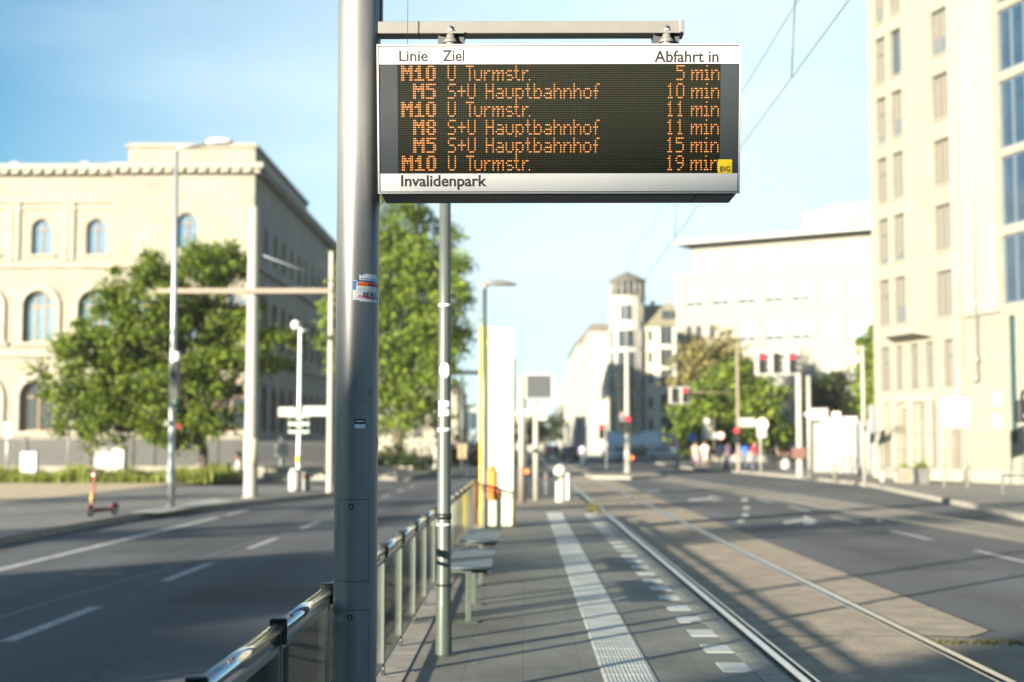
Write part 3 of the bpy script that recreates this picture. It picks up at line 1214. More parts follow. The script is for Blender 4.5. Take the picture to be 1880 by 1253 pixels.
word('Linie', 733.6, 92.0, 786.5, 112.6, hd, .024)
word('Ziel', 813, 91.6, 853.4, 112.8, hd, .024)
word('Abfahrt in', 1200.5, 93.0, 1318.5, 115.4, hd, .024)
word('Invalidenpark', 735.6, 321.2, 893.5, 349.0, ft)
mb = MB()
bquad(mb, 1319.2, 293.2, 1345, 319.2, -.003, .0018)
bd = mb.build('operator_badge', M_YELLOW, board)
mb = MB()
letter(mb, 'BVG', lambda x, y: bpx(1323 + 18.6 * x, 316.2 - 10.6 * y, .0028))
mb.build('lettering', M_LETTER, bd)

# diode board: 192 x 48 diodes
LX0, LPX = 738.6, 3.036
LY0, LPY = 121.55, 4.135
mb = MB()
bquad(mb, 730.6, 117.6, 1322.2, 318.4, -.006, 0.0)
lp = mb.build('diode_panel', M_LED, board)
uvl = lp.data.uv_layers.new(name='UVMap')
for pl in lp.data.polygons:
    for li in pl.loop_indices:
        w_ = lp.data.vertices[lp.data.loops[li].vertex_index].co - B0
        uu = w_.dot(uhat) / BW * 663.8 + 694.6
        vv = 355.7 - w_.dot(vhat) / BH * 274.5
        uvl.data[li].uv = ((uu - LX0) / LPX + .5, (vv - LY0) / LPY + .5)

GL = {
    'M': ['XX...XX', 'XXX.XXX', 'XXXXXXX', 'XX.X.XX', 'XX...XX', 'XX...XX', 'XX...XX'],
    'b1': ['..XX..', '.XXX..', 'XXXX..', '..XX..', '..XX..', '..XX..', 'XXXXXX'],
    'b0': ['.XXXX.', 'XX..XX', 'XX..XX', 'XX..XX', 'XX..XX', 'XX..XX', '.XXXX.'],
    'b5': ['XXXXXX', 'XX....', 'XXXXX.', '....XX', '....XX', '....XX', 'XXXXX.'],
    'b8': ['.XXXX.', 'XX..XX', 'XX..XX', '.XXXX.', 'XX..XX', 'XX..XX', '.XXXX.'],
    'U': ['X...X'] * 6 + ['.XXX.'],
    'S': ['.XXXX', 'X....', 'X....', '.XXX.', '....X', '....X', 'XXXX.'],
    '+': ['.....', '..X..', '..X..', 'XXXXX', '..X..', '..X..', '.....'],
    'T': ['XXXXX'] + ['..X..'] * 6,
    'H': ['X...X'] * 3 + ['XXXXX'] + ['X...X'] * 3,
    'a': ['', '', '.XXX.', '....X', '.XXXX', 'X...X', '.XXXX'],
    'u': ['', '', 'X...X', 'X...X', 'X...X', 'X...X', '.XXX.'],
    'r': ['', '', 'X.XX', 'XX..', 'X...', 'X...', 'X...'],
    'm': ['', '', 'X.XX.XX', 'XX.XX.X', 'X..X..X', 'X..X..X', 'X..X..X'],
    's': ['', '', '.XXX.', 'X....', '.XXX.', '....X', '.XXX.'],
    't': ['.X..', '.X..', 'XXX.', '.X..', '.X..', '.X..', '..XX'],
    'p': ['', '', 'XXXX.', 'X...X', 'X...X', 'XX..X', 'X.XX.', 'X....'],
    'b': ['X....', 'X....', 'X.XX.', 'XX..X', 'X...X', 'X...X', 'XXXX.'],
    'h': ['X....', 'X....', 'X.XX.', 'XX..X', 'X...X', 'X...X', 'X...X'],
    'n': ['', '', 'X.XX.', 'XX..X', 'X...X', 'X...X', 'X...X'],
    'o': ['', '', '.XXX.', 'X...X', 'X...X', 'X...X', '.XXX.'],
    'f': ['..XX', '.X..', '.X..', 'XXX.', '.X..', '.X..', '.X..'],
    'i': ['.X.', '', 'XX.', '.X.', '.X.', '.X.', 'XXX'],
    '.': ['', '', '', '', '', '', 'X'],
    '1': ['.X.', 'XX.', '.X.', '.X.', '.X.', '.X.', 'XXX'],
    '0': ['.XXX.'] + ['X...X'] * 5 + ['.XXX.'],
    '5': ['XXXXX', 'X....', 'XXXX.', '....X', '....X', '....X', 'XXXX.'],
    '9': ['.XXX.', 'X...X', 'X...X', '.XXXX', '....X', '...X.', '.XX..'],
}
TURM = [('U', 28), ('T', 39), ('u', 44), ('r', 50), ('m', 55), ('s', 63), ('t', 68), ('r', 73), ('.', 77)]
HAUP = [('S', 28), ('+', 34), ('U', 40), ('H', 51), ('a', 57), ('u', 63), ('p', 69), ('t', 75), ('b', 80), ('a', 86), ('h', 92), ('n', 98), ('h', 104), ('o', 110), ('f', 116)]
M10 = [('M', 0), ('b1', 8), ('b0', 15)]
M5 = [('M', 7), ('b5', 15)]
M8 = [('M', 7), ('b8', 15)]
MIN = [('m', 175), ('i', 183), ('n', 187)]
ROWS = [M10 + TURM + [('5', 166)], M5 + HAUP + [('1', 161), ('0', 166)], M10 + TURM + [('1', 161), ('1', 167)],
        M8 + HAUP + [('1', 161), ('1', 167)], M5 + HAUP + [('1', 161), ('5', 166)], M10 + TURM + [('1', 161), ('9', 166)]]
for ri, row in enumerate(ROWS):
    words_, last = [], None
    for g, c0 in row + MIN:
        if last is None or c0 - last > 8 or (g in 'TH' and c0 > 30) or c0 in (28, 175) or g in ('1', '5', '9', '0') or c0 == 166:
            words_.append([])
        words_[-1].append((g, c0))
        last = c0
    for wd_ in words_:
        mb = MB()
        for g, c0 in wd_:
            for j, line in enumerate(GL[g]):
                for i, ch in enumerate(line):
                    if ch != 'X':
                        continue
                    c = (LX0 + (c0 + i) * LPX, LY0 + (ri * 8 + j) * LPY)
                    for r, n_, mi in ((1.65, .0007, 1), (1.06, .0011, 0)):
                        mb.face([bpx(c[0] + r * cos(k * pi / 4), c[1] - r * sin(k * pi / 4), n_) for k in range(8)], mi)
        mb.build('lettering', [LED_ON, LED_HALO], lp)

# hangers between arm and board
for hx in (828.5, 1222.0):
    x = P(hx, 60, PY).x
    mb = MB()
    mb.box(x - .060, x + .060, PY - .062, PY + .062, arm_z0 - .004, arm_z0 + .006)
    mb.box(x - .058, x + .058, PY - .030, PY + .058, arm_z0 - .052, arm_z0 - .005, 1)
    mb.lathe((x, PY - .045, 0), [(.018, arm_z0 - .004), (.021, arm_z0 - .022), (.032, arm_z0 - .034), (.034, arm_z0 - .045), (.025, arm_z0 - .047), (.025, zt - .008)], 16)
    hb = mb.build('hanger', [M_ARM, M_HOUS], board)
    mb = MB()
    mb.lathe((x, PY - .054, arm_z0 + .006), [(.013, 0), (.013, .010)], 6, 0, False)
    mb.lathe((x, PY - .054, arm_z0 + .016), [(.006, 0), (.006, .016)], 8, 1)
    mb.build('bolt', [M_GALV, M_HOUS], hb)
ax_ = P(748.5, 40, 6.2)
mb = MB()
mb.tube([(ax_.x, 6.2, zt - .01), (ax_.x, 6.2, zt + .012), (ax_.x, 6.2, zt + .016)], [.007, .007, .002], 10)
mb.tube([(ax_.x, 6.2, zt + .012), (ax_.x, 6.2, zt + .55)], .0013, 6)
mb.build('antenna', M_BLACK, board)


# ================================================================== RAILING
RX = -0.935
RZ = 1.015
Y0R, PITCH, NP = 1.40, 1.365, 20
rail = thing('platform_railing', 'long glass panelled railing with polished steel handrail along the platform', 'railing', (RX, 14, PZ))
YEND = Y0R + PITCH * (NP - 1)
for i in range(NP):
    y = Y0R + PITCH * i
    if i < NP - 1:
        mb = MB()
        mb.tube([(RX, y + .008, RZ), (RX, y + PITCH - .008, RZ)], .0275, 20)
        mb.build('handrail', M_STEEL, rail)
    mb = MB()
    mb.box(RX - .014, RX + .014, y - .024, y + .024, PZ, RZ - .025)
    mb.box(RX - .034, RX + .034, y - .006, y + .006, RZ - .06, RZ + .034)
    po = mb.build('post', M_POST, rail, bevel=.002)
    mb = MB()
    mb.lathe((RX - .002, y, RZ + .034), [(.012, -.004), (.031, .0), (.034, .003), (.028, .007), (.012, .010), (.001, .0105)], 24)
    mb.build('post_cap', M_POST, po)
    if i < NP - 1:
        mb = MB()
        mb.box(RX - .005, RX + .005, y + .035, y + PITCH - .035, PZ + .09, RZ - .085)
        gp = mb.build('glass_panel', M_GLASSP, rail)
        mb = MB()
        mb.box(RX - .010, RX + .010, y + .028, y + PITCH - .028, RZ - .085, RZ - .062)
        mb.box(RX - .012, RX + .012, y + .026, y + .040, PZ + .05, RZ - .085)
        mb.box(RX - .012, RX + .012, y + PITCH - .052, y + PITCH - .030, PZ + .05, RZ - .085)
        mb.box(RX - .010, RX + .010, y + .040, y + PITCH - .052, PZ + .07, PZ + .09)
        mb.build('panel_frame', M_PFRAME, gp)
# orange end gate hoop of the railing
mb = MB()
ye = YEND + .12
mb.tube([(RX, ye, PZ), (RX, ye, RZ - .05), (RX, ye + .05, RZ), (RX, ye + .5, RZ), (RX, ye + .55, RZ - .05), (RX, ye + .55, PZ)], .035, 12)
mb.build('end_hoop', M_ORANGE, rail)


# ================================================================== PLATFORM LAMPS, BENCHES, STELE
def platform_lamp(x, y, hgt, label, stick=False):
    t = thing('platform_lamp', label, 'street lamp', (x, y, PZ), 'slim lamps along the platform')
    mb = MB()
    mb.lathe((x, y, PZ), [(.085, 0), (.085, .006), (.061, .008), (.058, .35), (.056, .38), (.053, .40), (.047, 2.1), (.040, hgt)], 28)
    sh = mb.build('lamp_post', M_POLEG, t)
    if stick:
        mb = MB()
        for z0, z1, rr, mi in ((.50, .515, .059, 2), (.985, 1.03, .0555, 2), (.94, .955, .0555, 0), (1.63, 1.655, .052, 0), (2.555, 2.575, .048, 0)):
            mb = MB()
            mb.lathe((x, y, PZ), [(rr, z0), (rr, z1)], 28, mi)
            mb.build('tape_band', [M_ST['white'], M_ST['blue'], M_BLACK], sh)
        # square and round stickers facing along the platform
        for kind, zc, w_, h_ in (('sq', 1.80, .95, .11), ('rd', 2.08, .8, .11)):
            R = .0525
            mb = MB()
            n = 10
            for i in range(n):
                a0, a1 = -w_ + 2 * w_ * i / n, -w_ + 2 * w_ * (i + 1) / n
                hh = lambda a: h_ / 2 if kind == 'sq' else h_ / 2 * sqrt(max(0.0, 1 - (a / w_) ** 2))
                mb.face([(x + R * sin(a + .1), y - R * cos(a + .1), PZ + zc + s_ * hh(a)) for a, s_ in ((a0, -1), (a1, -1), (a1, 1), (a0, 1))], 0, True)
                if kind == 'sq' and i > 4:
                    mb.face([(x + (R + .001) * sin(a + .1), y - (R + .001) * cos(a + .1), PZ + zc + v_) for a, v_ in ((a0, -.006), (a1, -.006), (a1, .012), (a0, .012))], 1, True)
            mb.build('sticker', [M_ST['white'], M_ST['blue'], M_BLACK], sh)
    # flat elliptical luminaire over the platform
    mb = MB()
    mb.tube([(x, y, PZ + hgt - .06), (x, y, PZ + hgt), (x + .05, y, PZ + hgt + .05), (x + .12, y, PZ + hgt + .06)], [.042, .042, .038, .034], 14)
    N = 20
    prof = [(0.05, .0), (.75, .012), (1.0, .030), (.92, .055), (.55, .095), (.03, .115)]
    base = len(mb.v)
    for r, z in prof:
        for k in range(N):
            a = 2 * pi * k / N
            mb.v.append((x + .27 + cos(a) * r * .33, y + sin(a) * r * .12, PZ + hgt + .015 + z - .10 * (.27 + cos(a) * r * .33 - .27) * .4))
    for i in range(len(prof) - 1):
        for k in range(N):
            mb.f.append((base + i * N + k, base + i * N + (k + 1) % N, base + (i + 1) * N + (k + 1) % N, base + (i + 1) * N + k))
            mb.m.append(1 if i == 0 else 0)
            mb.s.append(True)
    mb.build('lamp_head', [M_ARM, M_BLINDW], t)
    return t


b = G(814.5, 1203, PZ)
platform_lamp(b.x, b.y, 3.95, 'slim green-grey post with stickers rising beside the railing behind the departure board', True)
b = G(889, 972, PZ)
platform_lamp(b.x, b.y, P(889, 522, b.y).z - PZ - .05, 'slim platform lamp with flat oval head in front of the white and yellow stop pillar')


def bench(x, y, label):
    t = thing('platform_bench', label, 'bench', (x, y, PZ), 'grey wire benches on the platform')
    L_, Wd, zs = 2.05, .40, PZ + .50
    mb = MB()
    n = 26
    for i in range(n):
        yy = y - L_ / 2 + L_ * (i + .5) / n
        mb.box(x - Wd / 2, x + Wd / 2, yy - .022, yy + .022, zs - .008, zs)
    for k in range(8):
        xx = x - Wd / 2 + .02 + k * (Wd - .04) / 7
        mb.box(xx - .012, xx + .012, y - L_ / 2, y + L_ / 2, zs - .014, zs - .0085)
    mb.tube([(x - Wd / 2, y - L_ / 2, zs - .005), (x + Wd / 2, y - L_ / 2, zs - .005)], .012, 8)
    mb.tube([(x - Wd / 2, y + L_ / 2, zs - .005), (x + Wd / 2, y + L_ / 2, zs - .005)], .012, 8)
    mb.build('seat', M_BENCH, t)
    for yy in (y - L_ * .33, y + L_ * .33):
        mb = MB()
        mb.box(x - .024, x + .024, yy - .024, yy + .024, PZ, zs - .05)
        mb.box(x - .16, x + .16, yy - .02, yy + .02, zs - .075, zs - .02)
        mb.box(x - .08, x + .08, yy - .06, yy + .06, PZ, PZ + .012)
        mb.build('leg', M_POLEG, t, bevel=.004)
    mb = MB()
    mb.box(x - .03, x + .03, y - L_ * .46, y + L_ * .46, zs - .06, zs - .02)
    mb.build('beam', M_POLEG, t)
    return t


bench(-0.47, 13.1, 'grey wire mesh bench just behind the stickered lamp post')
bench(-0.46, 16.4, 'grey wire mesh bench farther along, close to the stop pillar')

# stop pillar
sb = G(920, 968, PZ)
sy = sb.y
x0, x1 = P(895, 900, sy).x, P(943, 900, sy).x
zt_ = P(920, 603, sy).z
st = thing('stop_pillar', 'tall white information pillar with yellow side edges at the platform end', 'information pillar', (sb.x, sy, PZ))
xl_ = P(880, 900, sy).x
mb = MB()
mb.box(xl_, x0 - .002, sy - .03, sy + .26, PZ, zt_ + .05)
mb.build('side_panel', M_YELLOW, st, bevel=.01)
mb = MB()
mb.box(x1 + .002, x1 + .03, sy - .02, sy + .26, PZ, zt_ - .55)
mb.build('side_panel', M_YELLOW, st, bevel=.008)
mb = MB()
mb.box(x0, x1, sy, sy + .25, PZ + .02, zt_)
fp = mb.build('front_panel', mat('cream_enamel', (0.56, 0.545, 0.43), 0.3), st, bevel=.006)
c = P(911, 630, sy)
mb = MB()
mb.disc((c.x, sy - .001, c.z), .155, (0, -1, 0), .012, 28)
mb.build('stop_roundel', mat('pale_yellow', (0.72, 0.66, 0.28), 0.5), fp)
mb = MB()
mb.disc((c.x, sy - .014, c.z), .125, (0, -1, 0), .003, 28)
letter(mb, 'H', lambda x, y: Vector((c.x - .05 + .10 * x, sy - .019, c.z - .065 + .13 * y)), 1)
mb.build('emblem', [mat('paler_yellow', (0.74, 0.70, 0.42), 0.5), mat('emblem_green', (0.42, 0.52, 0.25), 0.5)], fp)
mb = MB()
rr_ = random.Random(9)
for k in range(9):
    zz = P(911, 655 + k * 3.2, sy).z
    mb.box(x0 + .06, x0 + .06 + rr_.uniform(.12, .30), sy - .0035, sy - .0005, zz - .008, zz + .006, 0)
mb.box(x0 + .05, x1 - .05, sy - .0035, sy - .0005, P(911, 830, sy).z, P(911, 705, sy).z, 1)
for k in range(14):
    zz = P(911, 712 + k * 8.2, sy).z
    for j in range(3):
        xx = x0 + .075 + j * .15
        mb.box(xx, xx + rr_.uniform(.05, .12), sy - .0045, sy - .0036, zz - .012, zz + .012, 2)
mb.build('timetable_print', [mat('faint_red_print', (.50, .36, .33), .5), mat('paper_white', (.52, .51, .45), .5), mat('faint_grey_print', (.36, .36, .34), .5)], fp)
# orange timetable case hanging at its lower corner
a, b_ = P(895, 853, sy), P(917, 918, sy)
mb = MB()
mb.box(a.x, b_.x - .07, sy - .06, sy - .003, b_.z, a.z - .10)
mb.box(a.x + .03, b_.x - .10, sy - .058, sy - .003, a.z - .099, a.z - .02)
mb.box(b_.x - .069, b_.x - .01, sy - .075, sy - .003, b_.z + .03, b_.z + .18)
mb.build('orange_case', M_ORANGE, st, bevel=.02)

# ================================================================== BUILDINGS
Z = Vector((0, 0, 1))


def facade(mb, o, u, w, h, holes, depth=.3, mi=0, ri=None):
    """a wall with real openings: o its bottom corner, u along it; holes (u0, u1, v0, v1, arched)"""
    ri = mi if ri is None else ri
    n = Vector((u.y, -u.x, 0))
    us = sorted({0.0, w} | {round(q, 4) for hl in holes for q in hl[:2]})
    vs = sorted({0.0, h} | {round(q, 4) for hl in holes for q in hl[2:4]})
    us = [q for q in us if 0 <= q <= w]
    vs = [q for q in vs if 0 <= q <= h]
    at = lambda a, v, d=0.0: o + u * a + Z * v - n * d
    for i in range(len(us) - 1):
        for j in range(len(vs) - 1):
            cu, cv = (us[i] + us[i + 1]) / 2, (vs[j] + vs[j + 1]) / 2
            if any(hl[0] < cu < hl[1] and hl[2] < cv < hl[3] for hl in holes):
                continue
            mb.face([at(us[i], vs[j]), at(us[i + 1], vs[j]), at(us[i + 1], vs[j + 1]), at(us[i], vs[j + 1])], mi)
    for (a0, a1, v0, v1, arch) in holes:
        r = (a1 - a0) / 2
        vt = v1 - r if arch else v1
        mb.face([at(a0, v0), at(a1, v0), at(a1, v0, depth), at(a0, v0, depth)], ri)
        mb.face([at(a0, v0), at(a0, v0, depth), at(a0, vt, depth), at(a0, vt)], ri)
        mb.face([at(a1, v0), at(a1, vt), at(a1, vt, depth), at(a1, v0, depth)], ri)
        if not arch:
            mb.face([at(a0, v1), at(a0, v1, depth), at(a1, v1, depth), at(a1, v1)], ri)
        else:
            N = 12
            arc = [((a0 + a1) / 2 - r * cos(pi * k / N), vt + r * sin(pi * k / N)) for k in range(N + 1)]
            for (p, q), (p2, q2) in zip(arc[:-1], arc[1:]):
                mb.face([at(p, q), at(p2, q2), at(p2, v1), at(p, v1)], mi)
                mb.face([at(p, q), at(p, q, depth), at(p2, q2, depth), at(p2, q2)], ri)


def window_mesh(w, h, arch=False, bars=(1, 1), fw=.07, glass=M_GLASS, frame=M_WFRAME, blind=None, blind_h=1.0):
    """frame bars round a pane; local x across, z up, -y outwards"""
    mb = MB()
    r = w / 2
    vt = h - r if arch else h
    outline = [(-r, 0), (r, 0)]
    if arch:
        outline += [(r * cos(pi * k / 12), vt + r * sin(pi * k / 12)) for k in range(13)]
    else:
        outline += [(r, h), (-r, h)]
    mb.face([(x, 0, z) for x, z in outline], 0)
    if blind:
        mb.face([(-r + fw, -.012, h * (1 - blind_h)), (r - fw, -.012, h * (1 - blind_h)), (r - fw, -.012, vt), (-r + fw, -.012, vt)], 2)
    for (xa, za), (xb, zb_) in zip(outline, outline[1:] + outline[:1]):
        d_ = Vector((xb - xa, 0, zb_ - za))
        if d_.length < 1e-4:
            continue
        d_.normalize()
        s_ = Vector((-d_.z, 0, d_.x))
        p0, p1 = Vector((xa, 0, za)), Vector((xb, 0, zb_))
        q = []
        for yy in (-.06, .0):
            q += [p0 + Vector((0, yy, 0)), p1 + Vector((0, yy, 0)), p1 + s_ * fw + Vector((0, yy, 0)), p0 + s_ * fw + Vector((0, yy, 0))]
        mb.hexa(q, 1)
    for k in range(bars[0]):
        x = -r + w * (k + 1) / (bars[0] + 1)
        top = h - .02 if not arch else vt + sqrt(max(0, r * r - x * x)) - .02
        mb.box(x - fw / 2, x + fw / 2, -.065, -.001, .01, top, 1)
    for k in range(bars[1]):
        z = vt * (.66 if bars[1] == 1 and not arch else (k + 1) / bars[1])
        mb.box(-r + .01, r - .01, -.07, -.002, z - fw / 2, z + fw / 2, 1)
    return mb, [glass, frame] + ([blind] if blind else [])


class Win:
    """one window shape; put() copies it into a building's openings"""

    def __init__(self, *a, **k):
        self.mb, self.mats = window_mesh(*a, **k)
        self.first = None

    def put(self, par, p, u):
        if self.first is None:
            o = self.mb.build('window', self.mats)
            self.first = o
        else:
            o = self.first.copy()
            COL.objects.link(o)
        o.parent = par
        o.matrix_parent_inverse = Matrix.Translation(-par.location)
        o.location = p
        o.rotation_euler = (0, 0, atan2(u.y, u.x))
        return o


X1, Y1 = Vector((1, 0, 0)), Vector((0, 1, 0))

# ---- the museum-like sandstone building (left)
MY = 90.0
mc = P(467, 600, MY)
museum = thing('stone_building', 'long sandstone building with arched windows, sunlit front and shaded street side', 'building', (mc.x - 20, MY, SZ))
zc = P(400, 322, MY).z               # wall top under the cornice
mx = lambda px: P(px, 600, MY).x
mz = lambda py: P(300, py, MY).z
xl0 = -64.0
pav = mx(206)                         # where the corner pavilion starts
holes, puts = [], []
sp = mx(173) - mx(72)
xs = [mx(72) - k * sp for k in range(0, 9)] + [mx(173)]
wa = Win(1.28, mz(402) - mz(467), True, (1, 1), glass=M_GLASSM)
wb = Win(1.85, mz(536) - mz(628), True, (2, 1), .10, glass=M_GLASSM)
wc = Win(2.0, mz(700) - mz(792), True, (1, 1), .10, frame=M_WFRAME)
o_ = Vector((xl0, MY, SZ))
for x in xs:
    for wd, w_, za, zb2 in ((wa, 1.28, mz(467), mz(402)), (wb, 1.85, mz(628), mz(536)), (wc, 2.0, mz(792), mz(700))):
        holes.append((x - w_ / 2 - xl0, x + w_ / 2 - xl0, za - SZ, zb2 - SZ, True))
        puts.append((wd, Vector((x, MY + .34, za)), X1))
mb = MB()
facade(mb, o_, X1, pav - xl0, zc - SZ, holes, .36)
mb.build('front_wall', M_STONE, museum)
# corner pavilion, a step proud
ph, pw = [], mc.x - pav
for x in (mx(258), mx(343), mx(428)):
    for wd, w_, za, zb2 in ((wb, 1.85, mz(628), mz(536)), (wc, 2.0, mz(792), mz(700))):
        ph.append((x - w_ / 2 - pav, x + w_ / 2 - pav, za - SZ, zb2 - SZ, True))
        puts.append((wd, Vector((x, MY - .46 + .34, za)), X1))
x = mx(343)
ph.append((x - .64 - pav, x + .64 - pav, mz(458) - SZ, mz(393) - SZ, True))
puts.append((wa, Vector((x, MY - .46 + .34, mz(458))), X1))
mb = MB()
facade(mb, Vector((pav, MY - .45, SZ)), X1, pw, zc - SZ, ph, .36)
mb.face([(pav, MY - .45, SZ), (pav, MY - .45, zc), (pav, MY, zc), (pav, MY, SZ)])
mb.build('pavilion_wall', M_STONE, museum)
# street side, in the shade
sh_ = []
y = 4.2
DEEP = 58.0
ws = Win(1.28, mz(402) - mz(467), True, (1, 1))
while y < DEEP - 2:
    for wd, w_, za, zb2 in ((wa, 1.28, mz(467), mz(402)), (wb, 1.85, mz(628), mz(536)), (wc, 2.0, mz(792), mz(700))):
        sh_.append((y - w_ / 2, y + w_ / 2, za - SZ, zb2 - SZ, True))
        puts.append((wd, Vector((mc.x - .34, MY - .45 + y, za)), Y1))
    y += sp
mb = MB()
facade(mb, Vector((mc.x, MY - .45, SZ)), Y1, DEEP, zc - SZ, sh_, .36)
mb.build('side_wall', M_STONE, museum)
for wd, p_, u_ in puts:
    wd.put(museum, p_, u_)
# window surrounds with sills and archivolts on the front
for x in xs + [mx(343)]:
    mb = MB()
    yy = MY - .45 if x > pav else MY
    off = mz(458) - mz(467) if x > pav else 0
    for side in (-1, 1):
        mb.box(x + side * 1.55 - .16, x + side * 1.55 + .16, yy - .14, yy, mz(478), mz(372)) if x < pav else None
    if x < pav:
        mb.box(x - 1.75, x + 1.75, yy - .18, yy, mz(372), mz(366))
    mb.box(x - .95, x + .95, yy - .16, yy, mz(472) + off, mz(467.5) + off)
    mb.build('window_surround', M_STONE2, museum)
for x in xs + [mx(258), mx(343), mx(428)]:
    yy = MY - .45 if x > pav else MY
    for w_, vt_, v0 in ((1.85, mz(536), mz(628)), (2.0, mz(700), mz(792))):
        mb = MB()
        r = w_ / 2
        cz_ = vt_ - r
        N = 14
        for k in range(N):
            a0, a1 = pi * k / N, pi * (k + 1) / N
            q = []
            for d_ in (yy - .16, yy):
                q += [(x - (r + .12) * cos(a0), d_, cz_ + (r + .12) * sin(a0)), (x - (r + .12) * cos(a1), d_, cz_ + (r + .12) * sin(a1)), (x - (r + .42) * cos(a1), d_, cz_ + (r + .42) * sin(a1)), (x - (r + .42) * cos(a0), d_, cz_ + (r + .42) * sin(a0))]
            mb.hexa(q)
        for side in (-1, 1):
            mb.box(x + side * (r + .27) - .15, x + side * (r + .27) + .15, yy - .16, yy, v0, cz_)
        mb.box(x - r - .6, x + r + .6, yy - .22, yy, v0 - .25, v0 - .02)
        mb.build('archivolt', M_STONE2, museum)
# cornice, dentils, string courses
mb = MB()
for z0, z1, pr in ((zc, zc + .30, .35), (zc + .30, zc + .62, .60), (mz(492), mz(486), .25), (mz(655), mz(645), .25), (mz(384), mz(381), .12)):
    if z0 >= zc:
        mb.box(xl0, pav - .003, MY - pr, MY + 8, z0, z1)
        mb.box(pav, mc.x + pr, MY - .45 - pr, MY - .45 + DEEP, z0 + .002, z1 + .002)
    elif z0 > mz(480):
        mb.box(xl0, pav, MY - pr, MY, z0, z1)
    else:
        mb.box(xl0, pav, MY - pr, MY, z0, z1)
        mb.box(pav, mc.x + pr, MY - .45 - pr, MY - .452, z0, z1)
        mb.box(mc.x + .002, mc.x + pr, MY - .45, MY - .45 + DEEP, z0, z1)
x = xl0 + .4
while x < mc.x:
    yy = MY - .45 if x > pav else MY
    mb.box(x - .19, x + .19, yy - .55, yy - .352, zc + .03, zc + .298)
    x += .71
y = 1.0
while y < DEEP:
    mb.box(mc.x + .352, mc.x + .55, MY - .45 + y - .19, MY - .45 + y + .19, zc + .03, zc + .298)
    y += .71
mb.build('cornice', M_STONE2, museum)
# plinth, coloured dark to stand for the shade behind the fence
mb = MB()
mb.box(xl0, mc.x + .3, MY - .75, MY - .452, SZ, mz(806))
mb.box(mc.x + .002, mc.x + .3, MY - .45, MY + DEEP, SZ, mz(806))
mb.build('plinth', block_mat('plinth_painted_shade', (0.075, 0.072, 0.066), 1.4, .5, .02, .7, .1, .2), museum)
# attic over the pavilion, low roof
za_ = mz(262)
xa0 = mx(229)
mb = MB()
mb.box(xa0, mc.x - .1, MY + .1, MY + 22, zc + .62, za_ - .35)
mb.box(xa0 - .15, mc.x + .05, MY - .05, MY + 22.15, za_ - .35, za_ - .12)
mb.box(xa0 + .05, mc.x - .15, MY + .15, MY + 21.9, za_ - .12, za_)
for px in (240, 398):
    mb.box(mx(px) - .03, mx(px) + .03, MY + .07, MY + .1, zc + .62, za_ - .35)
mb.box(xa0 + .6, mc.x - .7, MY + .04, MY + .1, mz(300), mz(294))
mb.build('attic', M_STONE, museum)
mb = MB()
p = [(xl0, MY - .3, zc + .62), (xa0 - .16, MY - .3, zc + .62), (xa0 - .16, MY + 14, zc + .62), (xl0, MY + 14, zc + .62),
     (xl0, MY + .1, mz(299)), (xa0 - .16, MY + .1, mz(299)), (xa0 - .16, MY + 14, mz(290)), (xl0, MY + 14, mz(290))]
mb.hexa(p)
p = [(mc.x - 14, MY + 22.2, zc + .62), (mc.x + .2, MY + 22.2, zc + .62), (mc.x + .2, MY + DEEP - .5, zc + .62), (mc.x - 14, MY + DEEP - .5, zc + .62),
     (mc.x - 13, MY + 22.4, zc + 2.4), (mc.x - 1.6, MY + 22.4, zc + 1.5), (mc.x - 1.6, MY + DEEP - .7, zc + 1.5), (mc.x - 13, MY + DEEP - .7, zc + 2.4)]
mb.hexa(p)
p = [(xa0 + 3, MY + 3, za_), (mc.x - 2.5, MY + 3, za_), (mc.x - 2.5, MY + 19, za_), (xa0 + 3, MY + 19, za_), (xa0 + 4.2, MY + 6, za_ + 1.4), (mc.x - 4, MY + 6, za_ + 1.4), (mc.x - 4, MY + 16, za_ + 1.4), (xa0 + 4.2, MY + 16, za_ + 1.4)]
mb.hexa(p)
for px in (8, 140):
    mb.box(mx(px) - .25, mx(px) + .25, MY + 1, MY + 1.5, mz(299), mz(291))
mb.build('roof', M_ZINC, museum)

# ---- limestone block on the right
RF = Vector((16.6, 67.3, SZ))
RU = Vector((.26, -.966, 0)).normalized()
RN = Vector((RU.y, -RU.x, 0))
RW, RH = 26.0, 26.8


def ru(px):
    """distance along the right facade seen at a photo column (at eye height)"""
    d_ = ray(px, 815)
    return (RF.y * d_.x - RF.x * d_.y) / (RU.x * d_.y - RU.y * d_.x)


